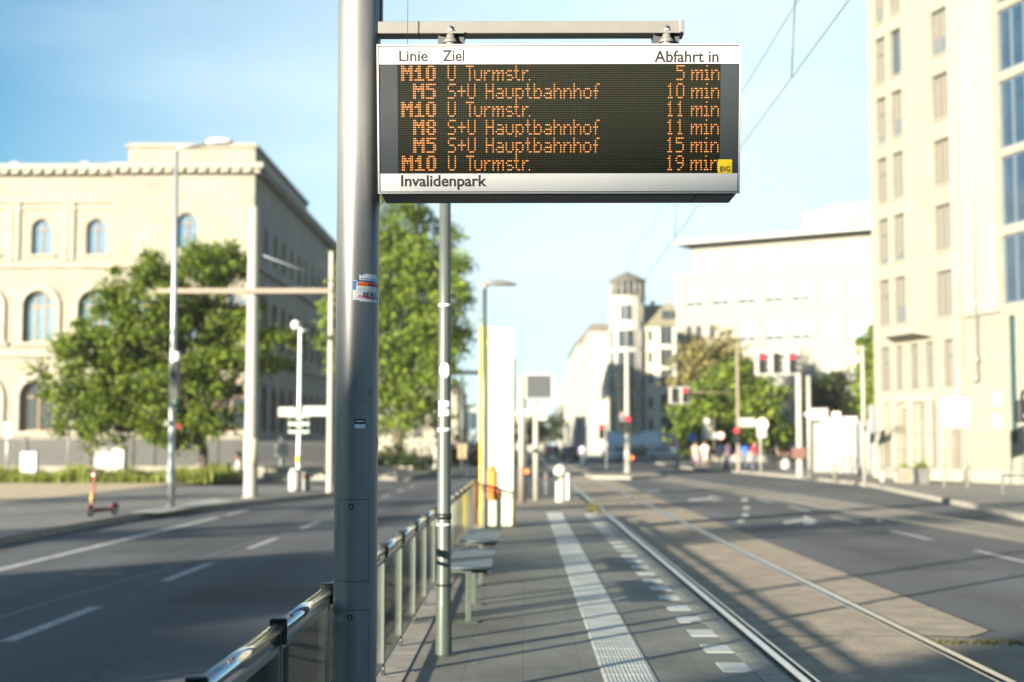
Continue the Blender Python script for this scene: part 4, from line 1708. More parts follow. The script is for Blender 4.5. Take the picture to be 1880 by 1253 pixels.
block = thing('stone_building', 'tall limestone block with beige blinds, blue glazed bays and a small canopy with shade painted underneath', 'building', tuple(RF + RU * 12))
holes, puts = [], []
ca, cb, cc = (ru(1619), ru(1638)), (ru(1647), ru(1668)), (ru(1724), ru(1757))
wn_ = Win(ca[1] - ca[0], 2.15, False, (1, 1), .06, M_GLASS, M_WFRAMEG, M_BLIND)
wn2 = Win(cb[1] - cb[0], 2.15, False, (1, 0), .06, M_GLASS, M_WFRAMEG, M_BLIND)
wn3 = Win(cc[1] - cc[0], 2.0, False, (2, 0), .06, M_GLASS, M_WFRAMEG, M_BLIND)
wn4 = Win(cb[1] - cb[0], 2.15, False, (1, 0), .06, M_GLASSB, M_WFRAMEG)
FLZ = [7.2, 10.08, 12.96, 15.84, 18.72, 21.6, 24.3]
_rb = random.Random(4)
VAR = {id(w_): [w_] + [Win(ww, hh_, False, bars_, .06, M_GLASSM, M_WFRAMEG, M_BLIND, q_) for q_ in (.62, .85)] for w_, ww, hh_, bars_ in ((wn_, ca[1] - ca[0], 2.15, (1, 1)), (wn2, cb[1] - cb[0], 2.15, (1, 0)), (wn3, cc[1] - cc[0], 2.0, (2, 0)))}
for k, z in enumerate(FLZ[:6]):
    for (a0, a1), wd, hh in ((ca, wn_, 2.15), (cb, wn4 if k == 4 else wn2, 2.15), (cc, wn3, 2.0)):
        holes.append((a0, a1, z - SZ, z + hh - SZ, False))
        puts.append((VAR[id(wd)][_rb.choice((0, 0, 1, 2))] if id(wd) in VAR else wd, RF + RU * ((a0 + a1) / 2) - RN * .22 + Z * (z - SZ), RU))
wn5 = {}
for a, b_ in ((1619, 1636), (1647, 1660), (1674, 1689), (1702, 1717), (1735, 1763)):
    a0, a1 = ru(a), ru(b_)
    holes.append((a0, a1, 4.15 - SZ, 6.2 - SZ, False))
    puts.append((Win(a1 - a0, 2.05, False, (1, 1), .06, M_GLASS, M_WFRAMEG, M_BLIND), RF + RU * ((a0 + a1) / 2) - RN * .22 + Z * (4.15 - SZ), RU))
for a, b_, zt2 in ((1632, 1644, 3.2), (1655, 1668, 3.2), (1690, 1706, 3.3), (1716, 1726, 3.3), (1747, 1766, 3.1)):
    a0, a1 = ru(a), ru(b_)
    holes.append((a0, a1, .02, zt2, False))
    puts.append((Win(a1 - a0, zt2 - .02, False, (0, 1), .08, M_BLIND, M_BLIND), RF + RU * ((a0 + a1) / 2) - RN * .28 + Z * .02, RU))
# blue glazed bays
bays = []
a0, a1 = ru(1848), ru(1848) + 3.4
for z0, z1 in ((19.6, 22.6), (16.75, 19.3), (13.6, 16.4), (10.45, 13.3), (7.3, 10.1)):
    bays.append((z0, z1))
    holes.append((a0, a1, z0 - SZ, z1 - SZ, False))
    puts.append((Win(a1 - a0, z1 - z0, False, (3, 0), .09, M_GLASSB, M_WFRAMEG), RF + RU * ((a0 + a1) / 2) - RN * .16 + Z * (z0 - SZ), RU))
    puts[-1][0].mats = [M_GLASSB, mat('bay_frame', (0.10, 0.13, 0.16), 0.4)]
g0, g1 = ru(1857), ru(1866)
holes.append((g0, g1 + .1, 1.6, 6.7, False))
wg = Win(g1 + .1 - g0, 5.1, False, (0, 1), .12, M_GLASSB, mat('teal_frame', (0.012, 0.05, 0.052), 0.4))
puts.append((wg, RF + RU * ((g0 + g1 + .1) / 2) - RN * .12 + Z * (1.6), RU))
mb = MB()
facade(mb, RF, RU, RW, RH, holes, .30)
mb.face([RF, RF + Z * RH, RF + Z * RH - RN * 14, RF - RN * 14])
mb.face([RF + Z * RH, RF + RU * RW + Z * RH, RF + RU * RW + Z * RH - RN * 14, RF + Z * RH - RN * 14])
mb.face([RF + RU * RW, RF + RU * RW - RN * 14, RF + RU * RW - RN * 14 + Z * RH, RF + RU * RW + Z * RH])
mb.build('wall', M_LIME, block)
for wd, p_, u_ in puts:
    wd.put(block, p_, u_)
for z in FLZ[:6]:
    for a0, a1 in (ca, cb, cc):
        mb = MB()
        mb.frame_box(RF, RU, RN, a0 - .05, a1 + .05, 0.002, .07, z - SZ - .07, z - SZ)
        mb.build('sill', M_LIME2, block)
mb = MB()
mb.frame_box(RF, RU, RN, ru(1766), ru(1779), .002, .30, 3.2, RH - .2)
mb.build('pilaster_strip', M_LIME2, block)
mb = MB()
mb.frame_box(RF, RU, RN, ru(1779), ru(1845), .002, .16, 6.9, RH - .2)
mb.build('smooth_bay', M_LIME2, block)
u0 = ru(1806)
q = RF + RU * u0 + RN * .24
mb = MB()
mb.tube([q + Z * 4.3, q + Z * (RH - .5)], .045, 10)
for k in range(9):
    mb.tube([q + Z * (5.0 + k * 2.3), q + Z * (5.14 + k * 2.3)], .075, 10)
mb.tube([q + Z * 4.3, q + Z * 4.15 + RU * -.25], .06, 8)
mb.build('downpipe', M_GALV, block)
# canopy over the entrance, its underside coloured black to stand for shade
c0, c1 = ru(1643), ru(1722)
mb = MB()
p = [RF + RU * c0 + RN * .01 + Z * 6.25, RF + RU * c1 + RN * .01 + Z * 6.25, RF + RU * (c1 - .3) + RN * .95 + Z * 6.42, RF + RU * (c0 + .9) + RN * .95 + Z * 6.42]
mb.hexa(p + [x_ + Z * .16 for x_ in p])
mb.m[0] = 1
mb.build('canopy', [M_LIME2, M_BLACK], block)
mb = MB()
mb.frame_box(RF, RU, RN, c0 - 1.0, c1 + .2, .002, .22, 3.45, 3.75)
mb.frame_box(RF, RU, RN, 0, RW, .002, .12, 0, .5)
for px in (1625, 1648, 1678, 1712, 1733):
    mb.frame_box(RF, RU, RN, ru(px) - .22, ru(px) + .22, .003, .20, .5, 3.449)
mb.build('entrance_pier', M_LIME2, block)
mb = MB()
u0, u1 = ru(1826), ru(1838)
for zz in (2.15, 3.05):
    mb.frame_box(RF, RU, RN, u0, u1 + .25, .02, .09, zz, zz + .66)
mb.build('wall_sign', M_SIGNG, block)
mb = MB()
mb.frame_box(RF, RU, RN, 0, RW, .002, .35, RH - .2, RH + .4)
mb.build('cornice', M_LIME2, block)
mb = MB()
mb.frame_box(RF, RU, RN, ru(1614) - .3, ru(1614) - .05, .01, .35, 2.1, 3.4)
mb.build('hanging_sign', M_SIGNG, block)

# white panel on the pavement before the block
q = P(1753, 757, 52)
hw = (P(1780, 757, 52).x - P(1727, 757, 52).x) / 2
nb = thing('notice_board', 'big white square notice board on two legs before the limestone block', 'notice board', (q.x, 52, SZ))
mb = MB()
z0, z1 = P(1753, 786, 52).z, P(1753, 729, 52).z
mb.box(q.x - hw, q.x + hw, 51.96, 52.02, z0, z1)
mb.build('panel', M_SIGNW, nb, bevel=.01)
mb = MB()
mb.box(q.x + .0, q.x + .45, 51.945, 51.959, (z0 + z1) / 2 - .03, (z0 + z1) / 2 + .02)
mb.build('mark', M_SIGNG, nb)
for sx_ in (-.8, .8):
    mb = MB()
    mb.tube([(q.x + sx_ * hw, 52.06, SZ), (q.x + sx_ * hw, 52.06, z1)], .04, 10)
    mb.build('leg', M_LIME2, nb)


# ---- distant buildings
def simple_block(name, label, x0, x1, y0, y1, h, m, wins_front=None, wins_side=None, roof=None, base=0.0):
    """front at y0 facing the camera, street side at x0 facing west; wins (pitch, first z, floor, w, h, rows, mats)"""
    t = thing(name, label, 'building', ((x0 + x1) / 2, y0, base))
    fh, sh2, pt = [], [], []
    if wins_front:
        pit, zf, fl, w_, hh, rows, wd = wins_front
        n_ = int((x1 - x0 - .8) / pit)
        for i in range(n_):
            for j in range(rows):
                a = (x1 - x0) / 2 + (i - (n_ - 1) / 2) * pit
                fh.append((a - w_ / 2, a + w_ / 2, zf + j * fl, zf + j * fl + hh, False))
                pt.append((wd, Vector((x0 + a, y0 + .2, base + zf + j * fl)), X1))
    if wins_side:
        pit, zf, fl, w_, hh, rows, wd = wins_side
        n_ = int((y1 - y0 - .8) / pit)
        for i in range(n_):
            for j in range(rows):
                a = (y1 - y0) / 2 + (i - (n_ - 1) / 2) * pit
                sh2.append((a - w_ / 2, a + w_ / 2, zf + j * fl, zf + j * fl + hh, False))
                pt.append((wd, Vector((x0 + .2, y1 - a, base + zf + j * fl)), -Y1))
    mb = MB()
    facade(mb, Vector((x0, y0, base)), X1, x1 - x0, h, fh, .22)
    facade(mb, Vector((x0, y1, base)), -Y1, y1 - y0, h, sh2, .22)
    mb.face([(x1, y0, base), (x1, y1, base), (x1, y1, base + h), (x1, y0, base + h)])
    mb.face([(x0, y0, base + h), (x1, y0, base + h), (x1, y1, base + h), (x0, y1, base + h)])
    mb.build('wall', m, t)
    for wd, p_, u_ in pt:
        wd.put(t, p_, u_)
    return t


W_DARK = Win(1.1, 1.7, False, (1, 0), .08, M_GLASS, M_BLINDW)
W_BIG = Win(1.9, 1.9, False, (1, 0), .08, M_GLASS, M_WFRAMEG)

# corner house with round tower
TY = 178.0
tx, tz = (lambda px: P(px, 700, TY).x), (lambda py: P(1180, py, TY).z)
tower = thing('tower_house', 'cream corner house with round turret, lantern cap and olive mansard roof', 'building', (tx(1180), TY, SZ))
wx0, wx1 = tx(1168), tx(1241)
eave = tz(600)
holes, puts = [], []
wS = Win(.62, 1.5, False, (0, 0), .07, M_GLASS, M_BLINDW)
wL = Win(1.55, 2.2, False, (1, 0), .09, M_GLASS, M_WFRAMEG)
for py in (617, 657, 695, 740, 780):
    z = tz(py)
    for px in (1171, 1189):
        a = tx(px + 3) - wx0 + .2
        holes.append((a - .31, a + .31, z - .75 - SZ, z + .75 - SZ, False))
        puts.append((wS, Vector((wx0 + a, TY + .2, z - .75)), X1))
    a = tx(1224) - wx0
    holes.append((a - .775, a + .775, z - 1.1 - SZ, z + 1.1 - SZ, False))
    puts.append((wL, Vector((wx0 + a, TY + .2, z - 1.1)), X1))
mb = MB()
facade(mb, Vector((wx0, TY, SZ)), X1, wx1 - wx0, eave - SZ, holes, .22)
mb.face([(wx1, TY, SZ), (wx1, TY + 14, SZ), (wx1, TY + 14, eave), (wx1, TY, eave)])
mb.face([(wx0, TY, eave), (wx1, TY, eave), (wx1, TY + 14, eave), (wx0, TY + 14, eave)])
mb.build('wall', M_PLASTY, tower)
for wd, p_, u_ in puts:
    wd.put(tower, p_, u_)
# street side running away
sx0 = tx(1118)
mb = MB()
holes, puts = [], []
for i in range(6):
    for py in (657, 695, 740, 780):
        z = tz(py)
        a = 2.0 + i * 2.6
        holes.append((a - .55, a + .55, z - .85 - SZ, z + .85 - SZ, False))
        puts.append((W_DARK, Vector((sx0 + .2, TY + 18 - a, z - .85)), -Y1))
facade(mb, Vector((sx0, TY + 18, SZ)), -Y1, 18 - 2.2, tz(620) - SZ, holes, .22)
mb.face([(sx0, TY + 2.2, tz(620)), (tx(1170), TY + 2.2, tz(620)), (tx(1170), TY + 18, tz(620)), (sx0, TY + 18, tz(620))])
mb.face([(sx0, TY + 2.2, SZ), (tx(1135), TY + 2.2, SZ), (tx(1135), TY + 2.2, tz(620)), (sx0, TY + 2.2, tz(620))])
mb.build('street_wall', M_PLASTY, tower)
for wd, p_, u_ in puts:
    wd.put(tower, p_, u_)
p = [(wx0 - .1, TY - .25, eave), (wx1 + .2, TY - .25, eave), (wx1 + .2, TY + 12, eave), (wx0 - .1, TY + 12, eave),
     (wx0 + 1.2, TY + 3.0, tz(556)), (wx1 + .2, TY + 3.0, tz(556)), (wx1 + .2, TY + 9, tz(556)), (wx0 + 1.2, TY + 9, tz(556))]
mb = MB()
mb.hexa(p)
mb.box(wx0 + 2.2, wx0 + 2.7, TY + 3.2, TY + 3.8, tz(556), tz(548), 0)
mb.box(wx1 - .8, wx1 - .2, TY + 3.2, TY + 3.8, tz(556), tz(549), 0)
rf_ = mb.build('roof', M_ROOFO, tower)
mb = MB()
mb.box(tx(1214), tx(1236), TY + .6, TY + 3, tz(588), tz(566), 0)
mb.box(tx(1216), tx(1234), TY + .55, TY + .599, tz(586), tz(569), 1)
mb.build('dormer', [M_ROOFO, M_GLASS], rf_)
tr_ = (tx(1186) - tx(1121)) / 2
tcx = tx(1153.5)
ty_ = TY + tr_ * .4
mb = MB()
mb.lathe((tcx, ty_, 0), [(tr_, SZ), (tr_, tz(549)), (tr_ + .15, tz(549) + .02), (tr_ + .15, tz(545)), (.1, tz(545) + .01)], 40)
tw = mb.build('turret', M_PLASTY, tower)
for py, w_, hh in ((576, 1.6, 2.0), (624, 2.2, 2.2), (666, 2.4, 2.6), (704, 2.4, 2.6), (742, 2.4, 2.6), (778, 2.4, 2.2)):
    z = tz(py)
    N = 10
    ha = w_ / 2 / tr_
    for ang in (-.15, 1.25, -1.45):
        mb = MB()
        for k in range(N):
            aa, ab = ang - ha + 2 * ha * k / N, ang - ha + 2 * ha * (k + 1) / N
            for rr, v0, v1, mi in ((tr_ + .02, z - hh / 2, z + hh / 2, 0),):
                mb.face([(tcx + rr * sin(a), ty_ - rr * cos(a), v) for a, v in ((aa, v0), (ab, v0), (ab, v1), (aa, v1))], mi, True)
        for aa in (ang - ha, ang, ang + ha):
            c_ = Vector((tcx + (tr_ + .03) * sin(aa), ty_ - (tr_ + .03) * cos(aa), 0))
            mb.tube([c_ + Z * (z - hh / 2), c_ + Z * (z + hh / 2)], .06, 6, 1)
        for v in (z - hh / 2 - .05, z + hh / 2):
            for k in range(N):
                aa, ab = ang - ha + 2 * ha * k / N, ang - ha + 2 * ha * (k + 1) / N
                q = []
                for rr in (tr_ + .10, tr_ + .005):
                    q += [(tcx + rr * sin(a), ty_ - rr * cos(a), vv) for a, vv in ((aa, v), (ab, v), (ab, v + .12), (aa, v + .12))]
                mb.hexa(q, 1)
        mb.build('window', [M_GLASS, M_BLINDW], tw)
mb = MB()
mb.lathe((tcx, ty_, 0), [(tr_ * .93, tz(545)), (tr_ * .93, tz(517))], 16, 1)
for k in range(16):
    a = 2 * pi * k / 16
    mb.tube([(tcx + tr_ * .95 * cos(a), ty_ + tr_ * .95 * sin(a), tz(545)), (tcx + tr_ * .95 * cos(a), ty_ + tr_ * .95 * sin(a), tz(517))], .13, 6, 0)
mb.lathe((tcx, ty_, 0), [(tr_ * 1.08, tz(518)), (tr_ * 1.08, tz(515)), (tr_ * .55, tz(505)), (.25, tz(500)), (.05, tz(496))], 24, 2)
mb.build('lantern', [M_LIME2, M_GLASS, M_TILE], tw)
# awning and shop front
mb = MB()
a0, a1 = tx(1108), tx(1206)
p = [(a0 - .2, TY - 3.0, tz(816)), (a1 + .3, TY - 3.0, tz(816)), (a1, TY - .4, tz(792)), (a0 + .5, TY - .4, tz(792))]
mb.slab(p, (0, 0, 1), .08)
p = [(a0 - .2, TY - 3.0, tz(823)), (a1 + .3, TY - 3.0, tz(823)), (a1 + .3, TY - 3.0, tz(816)), (a0 - .2, TY - 3.0, tz(816))]
mb.slab(p, (0, -1, 0), .03)
mb.build('awning', mat('awning_cloth', (0.42, 0.47, 0.50), 0.8), tower)
mb = MB()
mb.box(tx(1118), tx(1200), TY - .38, TY - .30, SZ, tz(815))
mb.build('shop_front', M_GLASS, tower)
mb = MB()
mb.box(a1 - .3, a1 + .1, TY - 3.0, TY - 2.7, SZ, tz(820))
mb.build('awning_post', M_GALV, tower)

# white office block
OF = P(1242, 700, 131)
OU = Vector((16.4, -10.0, 0)).normalized()
ON = Vector((OU.y, -OU.x, 0))
OF.z = SZ
OW = 30.0
oz = lambda py, Y=128: P(1420, py, Y).z
office = thing('office_block', 'wide overexposed white office block with flat projecting roof above the signals', 'building', tuple(OF + OU * 12))
holes, puts = [], []
wOw = Win(1.75, 1.9, False, (1, 0), .08, M_GLASSM, M_PALE, M_PALE, .72)
wOd = Win(.62, 1.55, False, (0, 0), .06, M_GLASS, M_PALE)
wOm = Win(1.75, 1.9, False, (1, 0), .08, M_GLASSM, M_WFRAMEG, M_PALE, .35)
for j, z in enumerate((4.0, 7.4, 10.8, 14.2)):
    for i in range(11):
        a = 1.9 + i * 2.55
        if j == 2 and i < 2:
            continue
        dark = (j == 3 and i > 6) or j == 0
        holes.append((a - .875, a + .875, z - SZ, z + 1.9 - SZ, False))
        puts.append((wOm if dark and i % 2 else wOw, OF + OU * a - ON * .16 + Z * (z - SZ), OU))
for a in (1.3, 2.25, 3.6):
    holes.append((a - .31, a + .31, 11.0 - SZ, 12.55 - SZ, False))
    puts.append((wOd, OF + OU * a - ON * .16 + Z * (11.0 - SZ), OU))
ztop = 17.3
mb = MB()
facade(mb, OF, OU, OW, ztop - SZ, holes, .2)
mb.face([OF, OF + Z * (ztop - SZ), OF - ON * 18 + Z * (ztop - SZ), OF - ON * 18])
mb.face([OF + Z * (ztop - SZ), OF + OU * OW + Z * (ztop - SZ), OF + OU * OW - ON * 18 + Z * (ztop - SZ), OF - ON * 18 + Z * (ztop - SZ)])
mb.build('wall', M_PLAST, office)
for wd, p_, u_ in puts:
    wd.put(office, p_, u_)
holes, puts = [], []
for i in range(9):
    a = 1.8 + i * 2.7
    holes.append((a - .8, a + .8, .6, 2.0, False))
    puts.append((Win(1.6, 1.4, False, (1, 0), .06, M_BLINDW, M_PLASTY) if i == 0 else puts[0][0], OF + OU * (1.2 + a) - ON * 1.36 + Z * (ztop - SZ + .6), OU))
mb = MB()
facade(mb, OF + OU * 1.2 - ON * 1.2 + Z * (ztop - SZ), OU, OW - 2, 2.75, holes, .2)
mb.face([OF + OU * 1.2 - ON * 1.2 + Z * (ztop - SZ), OF + OU * 1.2 - ON * 16 + Z * (ztop - SZ), OF + OU * 1.2 - ON * 16 + Z * (ztop - SZ + 2.75), OF + OU * 1.2 - ON * 1.2 + Z * (ztop - SZ + 2.75)])
mb.build('top_storey', M_PLAST, office)
for wd, p_, u_ in puts:
    wd.put(office, p_, u_)
mb = MB()
mb.frame_box(OF, OU, ON, .1, OW, -17, .5, ztop - SZ + 2.75, ztop - SZ + 3.05)
mb.build('roof', M_ZINC, office)
mb = MB()
mb.frame_box(OF, OU, ON, 11.5, OW, -14, -2.5, ztop - SZ + 3.051, ztop - SZ + 5.2)
mb.frame_box(OF, OU, ON, 13.5, OW, -14, -3.0, ztop - SZ + 5.2, ztop - SZ + 5.7)
mb.build('penthouse', M_PLAST, office)

simple_block('town_house', 'white town house on the far street, next beyond the turret house', 9.2, 19, 198, 226, 17.2, M_PALE, None, (3.0, 2.6, 3.1, 1.1, 1.7, 4, W_DARK), base=SZ)
t = simple_block('town_house', 'taller town house with brown tiled roof far down the street', 8.6, 19, 227, 268, 17.5, M_PALE, None, (3.0, 2.6, 3.1, 1.1, 1.7, 5, W_DARK), base=SZ)
mb = MB()
mb.hexa([(8.3, 226.7, 17.63), (19, 226.7, 17.63), (19, 268, 17.63), (8.3, 268, 17.63), (11, 228, 21.0), (17, 228, 21.0), (17, 267, 21.0), (11, 267, 21.0)])
mb.build('roof', M_TILE, t)
simple_block('town_house', 'low grey town house at the far end of the street', 8.3, 19, 269, 340, 14.5, M_PALE, None, (3.2, 2.6, 3.1, 1.1, 1.7, 4, W_DARK), base=SZ)
t = simple_block('town_house', 'shaded grey house beyond the stone building, partly behind the stop pillar', -24, -8.5, 185, 215, 8.6, M_STONE, (2.7, 2.2, 3.0, 1.1, 1.8, 2, W_DARK), None, base=SZ)
mb = MB()
mb.hexa([(-24.2, 184.7, 8.74), (-8.2, 184.7, 8.74), (-8.2, 215, 8.74), (-24.2, 215, 8.74), (-22, 188, 11.6), (-10.5, 188, 11.6), (-10.5, 213, 11.6), (-22, 213, 11.6)])
mb.build('roof', M_ZINC, t)
simple_block('town_house', 'pale low house closing the street in the distance', -6.0, 5.5, 360, 375, 9.5, M_PLAST, (2.9, 2.4, 3.0, 1.1, 1.6, 2, W_DARK), None, base=SZ)

# ---- unseen block added behind the camera, outlined to shade the near street
SV, PV = Vector((SDX, SDY, 0)), Vector((SDY, -SDX, 0))


def shade_block(name, label, prof, s0, s1, m):
    """prof: outline across the light (p, height); swept back along the light"""
    t = thing(name, label, 'building', tuple(SV * s0 + PV * ((prof[0][0] + prof[-1][0]) / 2)))
    mb = MB()
    mb.slab([SV * s0 + PV * p_ + Z * z for p_, z in prof], -SV, s1 - s0 if s1 > s0 else s0 - s1)
    mb.build('wall', m, t)
    return t


SUNT = math.tan(radians(SUN_EL))
shade_block('shade_caster', 'unseen block added behind the viewpoint, outlined to shade the near road',
           [(-17.5, 0), (-17.5, 11.3), (-11.4, 11.3), (-11.2, 10.0), (-8.9, 10.0), (-8.8, 9.1), (-5.5, 9.1), (-5.3, 10.2), (-4.76, 11.35), (-4.55, 12.02), (-3.9, 12.16), (-3.2, 12.37), (-2.0, 14.0), (1.5, 17.5), (8, 24), (45, 24), (45, 0)], -45, -58, M_PLASTY)


# ================================================================== TREES
def tree(name, label, base, trunk_h, blobs, n_clump, n_leaf, leaf, m, seed, group=None, tr=.22, crad=.75):
    """blobs: (x, y, z, rx, ry, rz) ellipsoids measured from the trunk's foot"""
    rnd = random.Random(seed)
    b = Vector(base)
    t = thing(name, label, 'tree', tuple(b), group)
    mb = MB()
    top = b + Vector((rnd.uniform(-.3, .3), rnd.uniform(-.3, .3), trunk_h))
    mid = b + Vector((rnd.uniform(-.1, .1), 0, trunk_h * .5))
    mb.tube([b, b + Z * .25, mid, top], [tr * 1.5, tr * 1.1, tr * .9, tr * .6], 10)
    limbs = []
    for (x, y, z, rx, ry, rz) in blobs:
        c = b + Vector((x, y, z))
        for k in range(3):
            e_ = c + Vector((rnd.uniform(-.6, .6) * rx, rnd.uniform(-.6, .6) * ry, rnd.uniform(-.2, .7) * rz))
            st_ = b + (top - b) * rnd.uniform(.55, 1.0)
            mi_ = (st_ + e_) / 2 + Vector((rnd.uniform(-.3, .3), rnd.uniform(-.3, .3), rnd.uniform(0, .4)))
            mb.tube([st_, mi_, e_], [tr * .45, tr * .28, tr * .08], 6)
    mb.build('trunk', M_BARK, t)
    mb = MB()
    tot = sum(q[3] * q[4] * q[5] for q in blobs) ** 1.0
    for (x, y, z, rx, ry, rz) in blobs:
        nc = max(4, int(n_clump * (rx * ry * rz) / tot))
        for _ in range(nc):
            while True:
                u = Vector((rnd.uniform(-1, 1), rnd.uniform(-1, 1), rnd.uniform(-1, 1)))
                if .30 < u.length < 1.12:
                    break
            c = b + Vector((x + u.x * rx, y + u.y * ry, z + u.z * rz))
            cr = crad * rnd.uniform(.55, 1.25)
            for _k in range(n_leaf):
                w_ = Vector((rnd.gauss(0, .5), rnd.gauss(0, .5), rnd.gauss(0, .36))) * cr
                p = c + w_
                s_ = leaf * rnd.uniform(.6, 1.3)
                nn = Vector((rnd.gauss(0, 1), rnd.gauss(0, 1), rnd.gauss(0.6, 1)))
                nn.normalize()
                a_ = nn.orthogonal().normalized()
                a_ = a_ * cos(w_.x * 9) + nn.cross(a_) * sin(w_.x * 9)
                d_ = nn.cross(a_)
                mb.face([p - a_ * s_, p - d_ * s_ * .55 + a_ * .1 * s_, p + a_ * s_, p + d_ * s_ * .55 + nn * .1 * s_])
    mb.build('crown', m, t)
    return t


# street tree before the sandstone building
ty1 = 60.0
p0 = P(372, 862, ty1)
sc = ty1 / FOC


def bl(px, py, rx, rz, dy=0.0, ry=None, x0=372):
    return ((px - x0) * sc, dy, P(px, py, ty1 + dy).z - SZ, rx * sc, (ry if ry else (rx + rz) / 2) * sc, rz * sc)


tree('street_tree', 'broad bushy chestnut-like tree standing before the sandstone facade', (p0.x, ty1, SZ), 2.6,
     [bl(335, 495, 95, 45), bl(385, 530, 80, 70, 1), bl(270, 560, 80, 70, -1), bl(210, 620, 90, 55, 0), bl(330, 620, 110, 70, 1), bl(435, 640, 70, 65, 0),
      bl(140, 665, 75, 60, -.5), bl(225, 715, 110, 60, .5), bl(330, 710, 80, 55, -.5), bl(500, 640, 42, 42, .6), bl(245, 775, 85, 35, 0), bl(150, 740, 70, 55, 0), bl(400, 480, 55, 40, 0), bl(310, 785, 75, 35, -.8), bl(390, 745, 60, 50, -.6), bl(190, 790, 60, 28, .4)],
     500, 120, .105, M_LEAFA, 21, tr=.20, crad=.54)
ty2 = 86.0
sc = ty2 / FOC
p0 = P(735, 862, ty2)


def bl2(px, py, rx, rz, dy=0.0):
    return ((px - 735) * sc, dy, P(px, py, ty2 + dy).z - SZ, rx * sc, (rx + rz) / 2 * sc, rz * sc)


tree('street_tree', 'tall dense poplar-like tree right behind the departure board pole', (p0.x, ty2, SZ), 4.0,
     [bl2(720, 400, 60, 70), bl2(745, 470, 90, 80, 1), bl2(800, 520, 62, 70, -1), bl2(690, 520, 80, 80, 0), bl2(740, 590, 100, 80, 1), bl2(800, 620, 55, 60, 0),
      bl2(700, 660, 95, 70, 0), bl2(770, 680, 70, 60, -1), bl2(640, 600, 50, 90, 0), bl2(730, 740, 90, 50, 0), bl2(690, 350, 40, 50, 0), bl2(790, 450, 45, 50, 0)],
     420, 110, .15, M_LEAFB, 22, tr=.28, crad=.85)
ty3 = 92.0
sc = ty3 / FOC
p0 = P(1335, 865, ty3)


def bl3(px, py, rx, rz, dy=0.0):
    return ((px - 1335) * sc, dy, P(px, py, ty3 + dy).z - SZ, rx * sc, (rx + rz) / 2 * sc, rz * sc)


tree('street_tree', 'bushy green tree behind the red signal on the far right pavement', (p0.x, ty3, SZ), 2.6,
     [bl3(1345, 720, 60, 45), bl3(1395, 750, 50, 45), bl3(1300, 760, 50, 45, .5), bl3(1350, 790, 90, 40), bl3(1425, 800, 35, 30), bl3(1275, 800, 40, 40)],
     190, 60, .22, M_LEAFA, 23, tr=.2, crad=.8)
p0 = P(1300, 860, 98)
sc = 98 / FOC
tree('street_tree', 'sparse yellowish tree rising above the bushy green one, before the white office block', (p0.x, 98, SZ), 4.5,
     [((px - 1300) * sc, 0, P(px, py, 98).z - SZ, rx * sc, rx * sc, rz * sc) for px, py, rx, rz in ((1320, 645, 45, 28), (1285, 680, 42, 40), (1345, 670, 35, 30), (1265, 730, 30, 45), (1310, 710, 40, 40))],
     140, 50, .19, M_LEAFC, 24, tr=.2, crad=.8)
p0 = P(1535, 860, 108)
sc = 108 / FOC
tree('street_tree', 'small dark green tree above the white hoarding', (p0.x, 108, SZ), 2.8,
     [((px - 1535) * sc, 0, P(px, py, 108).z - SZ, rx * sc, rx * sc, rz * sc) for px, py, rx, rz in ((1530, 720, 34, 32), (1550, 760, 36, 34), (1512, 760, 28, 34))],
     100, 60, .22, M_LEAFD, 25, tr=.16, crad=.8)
p0 = P(1604, 860, 84)
sc = 84 / FOC
tree('street_tree', 'narrow tree squeezed behind the corner of the limestone block', (p0.x, 84, SZ), 2.8,
     [((px - 1604) * sc, 0, P(px, py, 84).z - SZ, rx * sc, rx * sc, rz * sc) for px, py, rx, rz in ((1610, 640, 18, 40), (1606, 700, 22, 50), (1603, 750, 22, 40))],
     90, 60, .2, M_LEAFB, 26, tr=.14, crad=.55)
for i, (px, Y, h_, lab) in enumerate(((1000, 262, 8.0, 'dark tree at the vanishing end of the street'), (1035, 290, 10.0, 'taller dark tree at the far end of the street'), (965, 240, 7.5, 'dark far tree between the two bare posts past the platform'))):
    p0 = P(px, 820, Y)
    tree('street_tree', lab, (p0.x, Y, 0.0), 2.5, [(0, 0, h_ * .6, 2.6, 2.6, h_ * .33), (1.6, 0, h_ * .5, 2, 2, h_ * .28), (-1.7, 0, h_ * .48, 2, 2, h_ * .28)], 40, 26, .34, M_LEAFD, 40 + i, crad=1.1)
# trees added out of view, so that their shadows cross the road
for i, (s_, p_, hb, w_) in enumerate(((-6, -23.4, 4.6, 1.6), (2, -29.5, 5.0, 2.0), (-26, -14.6, 9.5, 1.7), (-16, -36, 5.4, 2.2))):
    b = SV * s_ + PV * p_
    tree('street_tree', ('unseen tree added on the near pavement to throw a narrow shadow band', 'unseen tree added beside the first to throw shade', 'unseen tall tree added behind the viewpoint to throw shade', 'unseen wide tree added far to the side to throw shade')[i], (b.x, b.y, SZ), hb * .7,
         [(0, 0, hb, w_, w_, 1.6), (.5, .4, hb + 1.6, w_ * .8, w_ * .8, 1.5), (-.5, -.3, hb + 2.6, w_ * .6, w_ * .6, 1.2)], 40, 34, .15, M_LEAFB, 60 + i, tr=.16, crad=.7)


